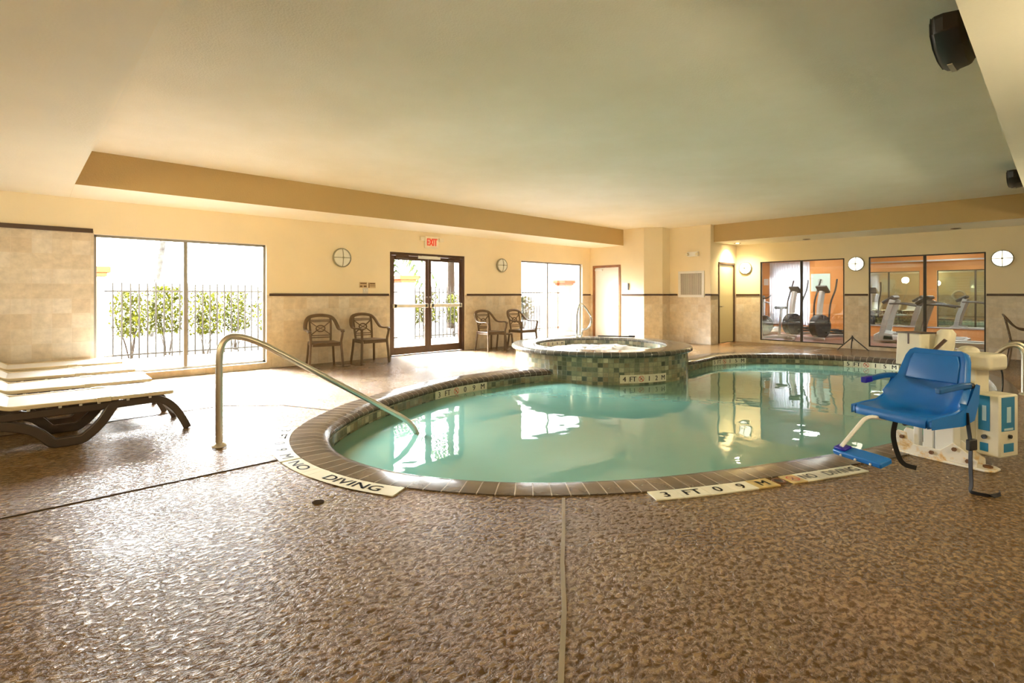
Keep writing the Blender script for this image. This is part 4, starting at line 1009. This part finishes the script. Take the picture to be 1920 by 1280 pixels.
# head: horizontal boom over the mast and covers
m = MB(); m.box((-0.11, -0.18, 0.70), (0.10, 0.20, 0.82), MM); m.build('boom', 'liftwhite', lift, bevel=0.03, seg=4)
m = MB(); m.bar(LP(-0.47, 0.0, 0.56), V((5.12, 0.52, 0.56)), 0.09, 0.10); m.bar(LP(-0.49, 0.0, 0.70), V((5.10, 0.53, 0.72)), 0.07, 0.06); m.build('seat_arm', 'liftwhite', lift, bevel=0.008)
m = MB(); TA = Matrix.Translation((5.06, 0.78, 0.0)) @ Matrix.Rotation(math.radians(-24), 4, 'Z')
m.prism([(-0.10, 0.70), (0.10, 0.70), (0.085, 0.955), (-0.085, 0.955)], -0.09, 0.09, TA @ Matrix(((0, 0, 1, 0), (1, 0, 0, 0), (0, 1, 0, 0), (0, 0, 0, 1))))
hc = m.build('actuator_cover', 'liftwhite', lift, bevel=0.01)
m = MB(); m.box((-0.094, -0.09, 0.952), (0.094, 0.09, 0.96), TA); m.box((-0.093, -0.006, 0.87), (-0.088, 0.006, 0.955), TA); m.build('cover_seam', 'brown_trim', hc, smooth=0)
m = MB(); m.tube([TA @ V((0.02, -0.15, 0.72)), TA @ V((0.04, -0.17, 0.86)), TA @ V((0.05, -0.18, 0.965)), TA @ V((0.05, -0.18, 0.99))], 0.06, 14, scale=[0.9, 1.0, 0.95, 0.6]); m.build('canister', 'liftwhite', lift)
m = MB(); m.bar(TA @ V((-0.08, -0.10, 0.75)), TA @ V((-0.06, -0.24, 0.92)), 0.02, 0.02); m.build('release_lever', 'bronze', lift)
m = MB(); m.ball(MM @ V((0.0, 0.02, 0.82)), 0.075, 10, (1.1, 0.9, 0.6)); m.build('top_cap', 'liftwhite', lift)
# straps
m = MB(); m.rect(catmull([LP(-0.16, -0.06, 0.40), LP(-0.15, -0.07, 0.28), LP(-0.17, -0.05, 0.15), LP(-0.20, -0.03, 0.095), LP(-0.24, 0.02, 0.08)], 5), 0.03, 0.005, up=(0.9, 0.4, 0)); m.build('belt_strap', 'strap', lift)
m = MB(); pts = [LP(-0.33, 0.262, 0.50), LP(-0.33, 0.272, 0.40), LP(-0.345, 0.275, 0.30), LP(-0.325, 0.285, 0.20), LP(-0.325, 0.29, 0.06), LP(-0.31, 0.30, 0.012), LP(-0.35, 0.37, 0.008), LP(-0.43, 0.38, 0.008), LP(-0.49, 0.35, 0.008)]
m.rect(catmull(pts, 5), 0.028, 0.005, up=(0.7, -0.7, 0.15)); bs = m.build('belt_strap', 'strap', lift)
m = MB(); Tb = Matrix.Translation(LP(-0.345, 0.278, 0.30)) @ Matrix(((Fd.x, Sd.x, 0, 0), (Fd.y, Sd.y, 0, 0), (0, 0, 1, 0), (0, 0, 0, 1))); m.box((-0.035, -0.012, -0.035), (0.035, 0.016, 0.035), Tb); m.build('buckle', 'black', bs, bevel=0.006)
m = MB(); c0 = MM @ V((0.10, -0.10, 0.75)); m.tube(catmull([c0, c0 + V((0.10, -0.03, -0.10)), c0 + V((0.14, -0.02, -0.35)), c0 + V((0.16, 0.0, -0.55)), V((5.42, 0.42, 0.05)), V((5.36, 0.40, 0.14))], 8), 0.006, 8); m.tube(catmull([c0 + V((0.10, -0.02, -0.25)), c0 + V((0.22, 0.05, -0.36)), c0 + V((0.34, 0.12, -0.38))], 6), 0.005, 6); m.build('control_cable', 'black', lift)

# small folded tripod by the gym wall
tp = empty('tripod_stand', 'small grey folding tripod on the deck between the gym windows', 'stand', (13.55, 3.24, 0))
m = MB(); m.cyl((0, 0, 0.20), (0, 0, 0.33), 0.016, 10); m.cyl((0, 0, 0.27), (0, 0, 0.30), 0.03, 10); m.build('hub', 'gymdark', tp)
for a_ in (0.3, 2.4, 4.5): m = MB(); m.cyl((0.015*math.cos(a_), 0.015*math.sin(a_), 0.28), (0.34*math.cos(a_), 0.34*math.sin(a_), 0.012), 0.012, 8); m.build('leg', 'gymdark', tp)
# hung on the end wall, seen in the reflections
lr = empty('life_ring', 'white life ring hung on the end wall', 'life ring', (XB, 4.2, 1.2))
m = MB(); m.tube([V((0.06, 0.28*math.cos(2*pi*k/32), 0.28*math.sin(2*pi*k/32))) for k in range(32)], 0.06, 12, True); m.build('ring', 'ring', lr)
m = MB(); m.bar((0.0, 0, 0.36), (0.06, 0, 0.30), 0.02, 0.02); m.build('hook', 'gymdark', lr)
bs_ = empty('notice_board', 'large pale rules notice on the end wall', 'sign', (XB+0.002, 3.2, 1.75)); m = MB(); m.box((0, -0.5, -0.35), (0.02, 0.5, 0.35)); m.build('board', 'white', bs_, bevel=0.004)
m = MB()
for k in range(5): m.box((0.02, -0.42, 0.22-k*0.12), (0.022, 0.42 - 0.1*(k % 3), 0.26-k*0.12))
m.build('print', 'grille', bs_, smooth=0)

# ------------------------------------------------------------------ gym behind the glass
GX = 18.6; GY0, GY1 = -1.3, 8.2
g = MB(); g.box((XG+0.15, GY0, -0.1), (GX+0.1, GY1, -0.001)); struct(g.build('floor_gym', 'gymfloor', smooth=0), 'reddish brown gym floor behind the glass', 'floor')
g = MB(); g.box((XG+0.15, GY0, 2.62), (GX+0.1, GY1, 2.72)); struct(g.build('ceiling_gym', 'white', smooth=0), 'white gym ceiling', 'ceiling')
GWIN = (5.70, 6.75, 0.35, 2.25)
g = MB(); wall_panels(g, (GX, GY1), (GX, GY0), (-1, 0), 0, 2.62, [(GY1-GWIN[1], GY1-GWIN[0], GWIN[2], GWIN[3])], zsplit=None, t=0.12)
wall_panels(g, (XG+0.15, GY1), (GX, GY1), (0, -1), 0, 2.62, zsplit=None); wall_panels(g, (GX, GY0), (XG+0.15, GY0), (0, 1), 0, 2.62, zsplit=None)
wall_panels(g, (XG+0.15, GY0), (XG+0.15, GY1), (1, 0), 0, 2.62, [(a-GY0, b-GY0, c, d) for a, b, c, d in (G2, G1)], zsplit=None, t=0.005)
struct(g.build('wall_gym', ['orange', 'orange', 'white'], smooth=0), 'orange gym walls seen through the windows')
cu = MB(); rows = 60
for k in range(rows+1):
    y = 5.62 + 1.25*k/rows; x = GX-0.07 + 0.025*math.sin(k*1.7)
    cu.v += [V((x, y, 0.25)), V((x, y, 2.34))]
for k in range(rows): cu.face((2*k, 2*k+2, 2*k+3, 2*k+1))
co = cu.build('sheer_curtain', 'sheer', smooth=80); tag(co, 'bright white sheer curtain on the gym back wall', 'curtain')
sm_ = co.modifiers.new('thick', 'SOLIDIFY'); sm_.thickness = 0.002
mr = empty('wall_mirror', 'wide frameless mirror on the gym back wall', 'mirror', (GX, 1.5, 0)); m = MB(); m.box((-0.012, -2.6, 0.35), (0, 2.55, 2.2)); m.build('mirror_pane', 'mirror', mr, smooth=0)
m = MB(); m.box((-0.02, -2.63, 0.31), (0, 2.58, 0.35)); m.box((-0.02, -2.63, 2.2), (0, 2.58, 2.24)); m.build('rail', 'gymgrey', mr, bevel=0.003)
for nm, lb, y0, y1, z0, z1, mt in (('wall_board', 'pale teal board on the orange gym wall', 5.05, 5.6, 1.36, 1.93, 'board'), ('wall_poster', 'lilac poster on the gym wall left of the curtain', 7.15, 7.45, 1.60, 2.02, 'lilac'), ('paper_notice', 'small white notice beside the lilac poster', 6.93, 7.08, 1.58, 1.80, 'white')):
    o = empty(nm, lb, 'wall board', (GX, (y0+y1)/2, (z0+z1)/2)); m = MB(); m.box((-0.02, -(y1-y0)/2, -(z1-z0)/2), (0, (y1-y0)/2, (z1-z0)/2)); m.build('sheet', mt, o, bevel=0.003)
    if nm == 'wall_board': m = MB(); ring_poly(m, lambda x, y: V((-0.021, x, y)), 0, 0.05, 0.05, 0.075); m.build('print', 'gymgrey', o, smooth=0)
    if nm == 'wall_poster': m = MB(); m.box((-0.022, -0.11, -0.02), (-0.02, 0.11, 0.14)); m.build('print', 'white', o, smooth=0)
for x, y in ((15.4, 2.2), (15.4, 5.4), (17.4, 2.2), (17.4, 5.4)):
    o = empty('ceiling_panel_light', 'square lit panel in the gym ceiling', 'ceiling light', (x, y, 2.62), 0, 'gym ceiling panels')
    m = MB(); m.box((-0.3, -0.3, -0.01), (0.3, 0.3, 0)); m.build('diffuser', 'panel', o, smooth=0)
    m = MB(); m.rect([(-0.31, -0.31, -0.008), (0.31, -0.31, -0.008), (0.31, 0.31, -0.008), (-0.31, 0.31, -0.008)], 0.02, 0.016, closed=True); m.build('frame', 'white', o)

def treadmill(label, loc, rz):
    r = empty('treadmill', label, 'treadmill', loc, rz, 'gym machines')      # user faces local +y
    m = MB(); m.box((-0.40, -0.85, 0.08), (-0.27, 0.75, 0.20)); m.box((0.27, -0.85, 0.08), (0.40, 0.75, 0.20)); m.box((-0.40, -0.9, 0.03), (0.40, -0.82, 0.18)); m.build('deck_frame', 'gymwhite', r, bevel=0.015)
    m = MB(); m.box((-0.27, -0.82, 0.13), (0.27, 0.70, 0.17)); m.build('belt', 'gymdark', r, bevel=0.01)
    m = MB(); m.prism([(0.50, 0.05), (0.95, 0.05), (0.95, 0.20), (0.80, 0.30), (0.55, 0.25)], -0.40, 0.40, Matrix(((0, 0, 1, 0), (1, 0, 0, 0), (0, 1, 0, 0), (0, 0, 0, 1)))); m.build('motor_hood', 'gymgrey', r, bevel=0.02)
    for sx in (-1, 1):
        m = MB(); m.rect([(sx*0.37, 0.80, 0.08), (sx*0.36, 0.70, 0.60), (sx*0.33, 0.55, 1.12)], 0.07, 0.12, up=(0, 1, 0.2)); m.build('upright', 'gymgrey', r, bevel=0.01)
        m = MB(); m.rect(catmull([(sx*0.35, 0.62, 1.02), (sx*0.36, 0.35, 1.02), (sx*0.36, 0.05, 0.97)], 5), 0.05, 0.045); m.build('handrail', 'gymdark', r, bevel=0.012)
    T = Matrix.Translation((0, 0.58, 1.18)) @ Matrix.Rotation(math.radians(-35), 4, 'X'); m = MB(); m.box((-0.36, -0.06, -0.05), (0.36, 0.24, 0.03), T); cns = m.build('console', 'gymdark', r, bevel=0.02)
    m = MB(); m.box((-0.18, 0.02, 0.03), (0.18, 0.18, 0.034), T); m.build('display', 'gymgrey', cns, smooth=0)
    return r
def elliptical(label, loc, rz):
    r = empty('elliptical_trainer', label, 'elliptical trainer', loc, rz, 'gym machines')
    m = MB(); m.box((-0.28, -0.85, 0.02), (0.28, -0.76, 0.09)); m.box((-0.30, 0.62, 0.02), (0.30, 0.71, 0.09)); m.box((-0.05, -0.80, 0.06), (0.05, 0.66, 0.14)); m.build('base_frame', 'gymgrey', r, bevel=0.015)
    m = MB(); m.tube([V((-0.10, 0.45, 0.38)), V((0.10, 0.45, 0.38))], 0.32, 26); m.build('flywheel_housing', 'gymdark', r, bevel=0.02)
    m = MB(); m.rect(catmull([(0, 0.50, 0.3), (0, 0.46, 0.85), (0, 0.36, 1.35)], 5), 0.10, 0.14, up=(0, 1, 0)); m.build('column', 'gymwhite', r, bevel=0.02)
    T = Matrix.Translation((0, 0.34, 1.40)) @ Matrix.Rotation(math.radians(50), 4, 'X'); m = MB(); m.box((-0.16, -0.12, -0.03), (0.16, 0.12, 0.03), T); m.build('console', 'gymdark', r, bevel=0.015)
    for sx in (-1, 1):
        m = MB(); m.tube(catmull([(sx*0.22, 0.40, 0.45), (sx*0.24, 0.36, 1.0), (sx*0.26, 0.20, 1.38), (sx*0.24, 0.10, 1.68)], 5), 0.022, 8); m.build('moving_handle', 'gymdark', r)
        m = MB(); m.rect([(sx*0.18, 0.45, 0.30 + sx*0.08), (sx*0.18, -0.70, 0.16)], 0.05, 0.05); m.box((sx*0.18-0.08, -0.45, 0.24), (sx*0.18+0.08, -0.05, 0.28)); m.build('pedal_arm', 'gymdark', r, bevel=0.01)
    return r
def bike(label, loc, rz):
    r = empty('exercise_bike', label, 'exercise bike', loc, rz, 'gym machines')
    m = MB(); m.box((-0.26, -0.55, 0.02), (0.26, -0.46, 0.09)); m.box((-0.26, 0.46, 0.02), (0.26, 0.55, 0.09)); m.box((-0.05, -0.5, 0.05), (0.05, 0.5, 0.12)); m.build('base_frame', 'gymgrey', r, bevel=0.012)
    m = MB(); m.tube([V((-0.08, 0.22, 0.42)), V((0.08, 0.22, 0.42))], 0.27, 24); m.build('flywheel_housing', 'gymdark', r, bevel=0.02)
    m = MB(); m.cyl((0, -0.25, 0.1), (0, -0.32, 0.86), 0.035); m.build('seat_post', 'gymgrey', r)
    m = MB(); m.prism([(-0.12, -0.42), (0.12, -0.42), (0.10, -0.28), (0.03, -0.12), (-0.03, -0.12), (-0.10, -0.28)], 0.86, 0.93); m.build('saddle', 'gymdark', r, bevel=0.02)
    m = MB(); m.cyl((0, 0.30, 0.5), (0, 0.38, 1.22), 0.04); m.build('column', 'gymgrey', r)
    T = Matrix.Translation((0, 0.40, 1.30)) @ Matrix.Rotation(math.radians(45), 4, 'X'); m = MB(); m.box((-0.14, -0.10, -0.03), (0.14, 0.10, 0.03), T); m.build('console', 'gymdark', r, bevel=0.012)
    m = MB(); m.tube(fillet([(-0.22, 0.12, 1.24), (-0.24, 0.22, 1.16), (-0.05, 0.37, 1.14), (0.05, 0.37, 1.14), (0.24, 0.22, 1.16), (0.22, 0.12, 1.24)], 0.06), 0.018, 8); m.build('handlebar', 'gymdark', r)
    for sx in (-1, 1): m = MB(); m.bar((sx*0.10, 0.10, 0.32), (sx*0.12, 0.10 + sx*0.14, 0.30 - sx*0.08), 0.03, 0.03); m.box((sx*0.17-0.05, 0.10 + sx*0.14-0.05, 0.29 - sx*0.08), (sx*0.17+0.05, 0.10 + sx*0.14+0.05, 0.31 - sx*0.08)); m.build('pedal', 'gymdark', r)
    return r
bike('exercise bike at the left edge of the left gym window', (14.95, 5.52, 0), 0.9)
treadmill('treadmill in front of the bright gym curtain', (17.0, 6.65, 0), 1.65)
elliptical('grey elliptical trainer nearer the window mullion', (16.9, 5.3, 0), 1.2)
elliptical('white-column elliptical trainer below the teal board', (16.3, 4.4, 0), 1.2)
treadmill('treadmill at the left side of the right gym window', (16.6, 2.45, 0), 0.0)
treadmill('treadmill behind the right gym window mullion', (15.3, 1.55, 0), 0.0)

# ------------------------------------------------------------------ outdoors
g = MB(); g.box((-30, YL+WT+0.01, -0.2), (45, 80, -0.02)); struct(g.build('ground_outside', 'ground', smooth=0), 'pale concrete ground outside the windows', 'ground')
def pillar(x, y, label):
    r = empty('gate_pillar', label, 'pillar', (x, y, 0), 0, 'salmon capped pillars')
    m = MB(); m.box((-0.2, -0.2, -0.02), (0.2, 0.2, 1.58)); m.build('shaft', 'stucco', r, bevel=0.008)
    m = MB(); m.box((-0.24, -0.24, 1.58), (0.24, 0.24, 1.65)); m.box((-0.29, -0.29, 1.65), (0.29, 0.29, 1.76)); m.build('cap', 'salmon', r, bevel=0.012)
pillar(0.755, 12.0, 'pale pillar with salmon cap at the left edge of the large window')
pillar(7.27, 12.0, 'pale pillar with salmon cap seen through the left glass door')
pillar(13.75, 12.0, 'pale pillar with salmon cap seen through the window behind the spa')
def fence(x0, x1, label):
    r = empty('iron_fence', label, 'fence', (x0, 12.0, 0), 0, 'iron fence panels'); L = x1-x0
    for z in (0.12, 1.32): m = MB(); m.box((0, -0.014, z-0.016), (L, 0.014, z+0.016)); m.build('rail', 'fence', r, bevel=0.003)
    n = int(L/0.1305); f0 = None
    for k in range(1, n):
        x = k*L/n
        if f0 is None:
            m = MB(); m.box((-0.012, -0.012, 0.04), (0.012, 0.012, 1.43)); m.tube([V((0, 0, 1.42)), V((0, 0, 1.445)), V((0, 0, 1.50))], 0.015, 6, scale=[0.7, 1.0, 0.1]); f0 = m.build('picket', 'fence', r); f0.location = (x, 0, 0)
        else: c = f0.copy(); COL.objects.link(c); c.parent = r; c.location = (x, 0, 0)
fence(0.965, 7.06, 'spear topped iron fence outside the large left window')
fence(7.48, 13.54, 'spear topped iron fence outside the right glass door and far window')
def foliage_mesh(seed, n, grey=False):
    rnd = random.Random(seed); m = MB()
    for k in range(n):
        a = rnd.uniform(0, 2*pi); u = rnd.random()**0.5; z = rnd.uniform(0.42, 1.32)
        rr = (0.40 + 0.10*math.sin(3*a+seed))*(1 - 0.35*abs((z-0.85)/0.5)**2)
        p = V((rr*u*math.cos(a), rr*u*math.sin(a)*0.8, z)); s = rnd.uniform(0.03, 0.06)
        R = Matrix.Rotation(rnd.uniform(0, 2*pi), 3, 'Z') @ Matrix.Rotation(rnd.uniform(-1.2, 1.2), 3, 'X')
        q = [R @ V(c) for c in ((-s*0.45, 0, 0), (0, -s, 0.2*s), (s*0.45, 0, 0), (0, s, 0.2*s))]
        m.quad(*[p+c for c in q])
    return m
def shrub(x, y, sc, seed, label, n=1700):
    r = empty('shrub', label, 'shrub', (x, y, 0), seed*1.3, 'shrubs along the fence'); r.scale = (sc, sc, sc)
    rnd = random.Random(seed+50); m = MB()
    for k in range(7):
        a = rnd.uniform(0, 2*pi); q = rnd.uniform(0.15, 0.33)
        m.tube(catmull([(0.04*math.cos(a), 0.04*math.sin(a), -0.02), (q*0.5*math.cos(a), q*0.5*math.sin(a), 0.35), (q*math.cos(a+0.3), q*math.sin(a+0.3), 0.75), (q*1.1*math.cos(a+0.5), q*1.1*math.sin(a+0.5), 1.05)], 4), 0.011, 5, scale=[1 - 0.055*i for i in range(13)])
    m.build('stem', 'bark', r)
    foliage_mesh(seed, n).build('foliage', 'leaf', r, smooth=0)
    return r
for k, (x, y, sc, lb) in enumerate(((1.45, 12.7, 1.0, 'leafy shrub beside the left fence pillar'), (2.1, 12.9, 1.08, 'leafy shrub second from the left fence pillar'), (2.75, 12.6, 0.98, 'leafy shrub left of the large window mullion'), (3.45, 13.1, 1.0, 'leafy shrub right of the large window mullion'), (4.15, 12.6, 1.02, 'leafy shrub at the right side of the large window'),
        (7.8, 12.6, 0.98, 'yellow green shrub right of the pillar behind the glass door'), (8.6, 12.9, 1.0, 'yellow green shrub behind the middle of the right glass door'), (9.45, 12.7, 0.95, 'yellow green shrub at the right edge of the glass door'), (12.5, 12.8, 0.9, 'leafy shrub behind the spa window'), (6.55, 12.8, 1.0, 'leafy shrub left of the pillar behind the glass door'))):
    shrub(x, y, sc, k+1, lb)
def palm(x, y, h, label, seed):
    r = empty('palm_tree', label, 'palm tree', (x, y, 0), seed, 'palm trees')
    m = MB(); m.tube(catmull([(0, 0, -0.02), (0.05, 0, h*0.5), (0.0, 0.0, h)], 6), 0.16, 10, scale=[1-0.02*i for i in range(13)]); m.build('trunk', 'bark', r)
    for k in range(11):
        a = 2*pi*k/11 + seed; m = MB(); L = 1.9
        sp = [V((math.cos(a)*L*t*(1-0.12*t), math.sin(a)*L*t*(1-0.12*t), h + 0.55*t - 1.75*t*t)) for t in [i/12 for i in range(13)]]
        m.tube(sp, 0.012, 4)
        side = V((-math.sin(a), math.cos(a), 0))
        for i in range(2, 13):
            for sg_ in (-1, 1):
                w = 0.5*(1 - abs(i/12-0.5)) ; t = (sp[min(12, i)]-sp[i-1]).normalized()
                tip = sp[i] + side*sg_*w*0.7 + t*w*0.5 + V((0, 0, -0.35*w))
                m.quad(sp[i]-t*0.05, sp[i]+t*0.05, tip+t*0.02, tip-t*0.02)
        m.build('frond', 'palmleaf', r, smooth=0)
palm(8.15, 14.6, 2.85, 'palm with drooping fronds beyond the fence behind the glass doors', 0.4)
palm(11.75, 16.0, 4.6, 'palm trunk rising behind the right glass door', 1.1)
tr = empty('street_tree', 'leaning bare tree trunk seen through the large left window', 'tree', (2.95, 19.0, 0)); m = MB(); m.tube(catmull([(-0.3, 0, -0.02), (-0.15, 0, 1.6), (0.02, 0, 3.0), (0.25, 0, 6.0)], 6), 0.085, 10); m.build('trunk', 'palebark', tr)
po = MB(); po.tube([V((5.9, 19.0, -0.02)), V((5.9, 19.0, 2.95))], 0.045, 8); po.tube([V((5.9, 19.0, 2.93)), V((5.9, 19.0, 3.02))], 0.07, 8)
tag(po.build('street_post', 'bark'), 'thin street post seen through the large window right pane', 'post')

# ------------------------------------------------------------------ light
SKY_BASE, SKY_HAZE, SKY_LOBE = 0.5, 5.0, 85.0
def world():
    w = bpy.data.worlds.new('overcast_glare'); SC.world = w; w.use_nodes = True; nt = w.node_tree; nt.nodes.clear()
    out = nt.nodes.new('ShaderNodeOutputWorld'); bg = nt.nodes.new('ShaderNodeBackground'); lk(nt, bg.outputs[0], out.inputs[0])
    tc = nt.nodes.new('ShaderNodeTexCoord')
    dt = nd(nt, 'ShaderNodeVectorMath', operation='DOT_PRODUCT'); lk(nt, tc.outputs['Generated'], dt.inputs[0]); dt.inputs[1].default_value = (-0.10, 0.76, 0.642)
    def lobe(lo, hi, amount):
        m_ = nd(nt, 'ShaderNodeMapRange', interpolation_type='SMOOTHSTEP'); lk(nt, dt.outputs['Value'], m_.inputs[0])
        m_.inputs[1].default_value = lo; m_.inputs[2].default_value = hi; m_.inputs[3].default_value = 0.0; m_.inputs[4].default_value = amount
        return m_.outputs[0]
    tot = mathn(nt, 'ADD', mathn(nt, 'ADD', lobe(0.1, 0.9, SKY_HAZE), lobe(0.83, 0.99, SKY_LOBE)), SKY_BASE)
    lk(nt, tot, bg.inputs[1]); bg.inputs[0].default_value = (0.98, 0.985, 1.0, 1)
world()
def area(name, loc, rot, sx, sy, power, col, portal=False):
    l = bpy.data.lights.new(name, 'AREA'); l.shape = 'RECTANGLE'; l.size = sx; l.size_y = sy; l.energy = power; l.color = col
    o = bpy.data.objects.new(name, l); COL.objects.link(o); o.location = loc; o.rotation_euler = rot
    if portal: l.cycles.is_portal = True
    return o
for nme, (a_, b_, c_, d_) in (('portal_window', W1), ('portal_door', DR), ('portal_far_window', W3)):
    area(nme, ((a_+b_)/2, YL+WT+0.02, (c_+d_)/2), (-pi/2, 0, 0), b_-a_, d_-c_, 1, (1, 1, 1), True)
area('portal_gym', (GX+0.13, (GWIN[0]+GWIN[1])/2, (GWIN[2]+GWIN[3])/2), (0, pi/2, 0), GWIN[3]-GWIN[2], GWIN[1]-GWIN[0], 1, (1, 1, 1), True)

# ------------------------------------------------------------------ camera and view
cd = bpy.data.cameras.new('camera'); cam = bpy.data.objects.new('camera', cd); COL.objects.link(cam)
cd.sensor_width = 36; cd.lens = 964*36/1920; cd.shift_y = -87.5/1920; cd.clip_start = 0.05; cd.clip_end = 300
cam.location = (0, 0, 1.25); cam.rotation_euler = (pi/2, 0, math.radians(46.95-90))
SC.camera = cam
vs = SC.view_settings; vs.view_transform = 'Standard'; vs.look = 'None'; vs.exposure = 2.42; vs.gamma = 1.0; vs.use_curve_mapping = False
cy = SC.cycles
cy.use_denoising = True; cy.max_bounces = 10; cy.diffuse_bounces = 6; cy.glossy_bounces = 5; cy.transparent_max_bounces = 12; cy.transmission_bounces = 6
cy.caustics_reflective = False; cy.caustics_refractive = False; cy.sample_clamp_indirect = 8.0; cy.blur_glossy = 0.5
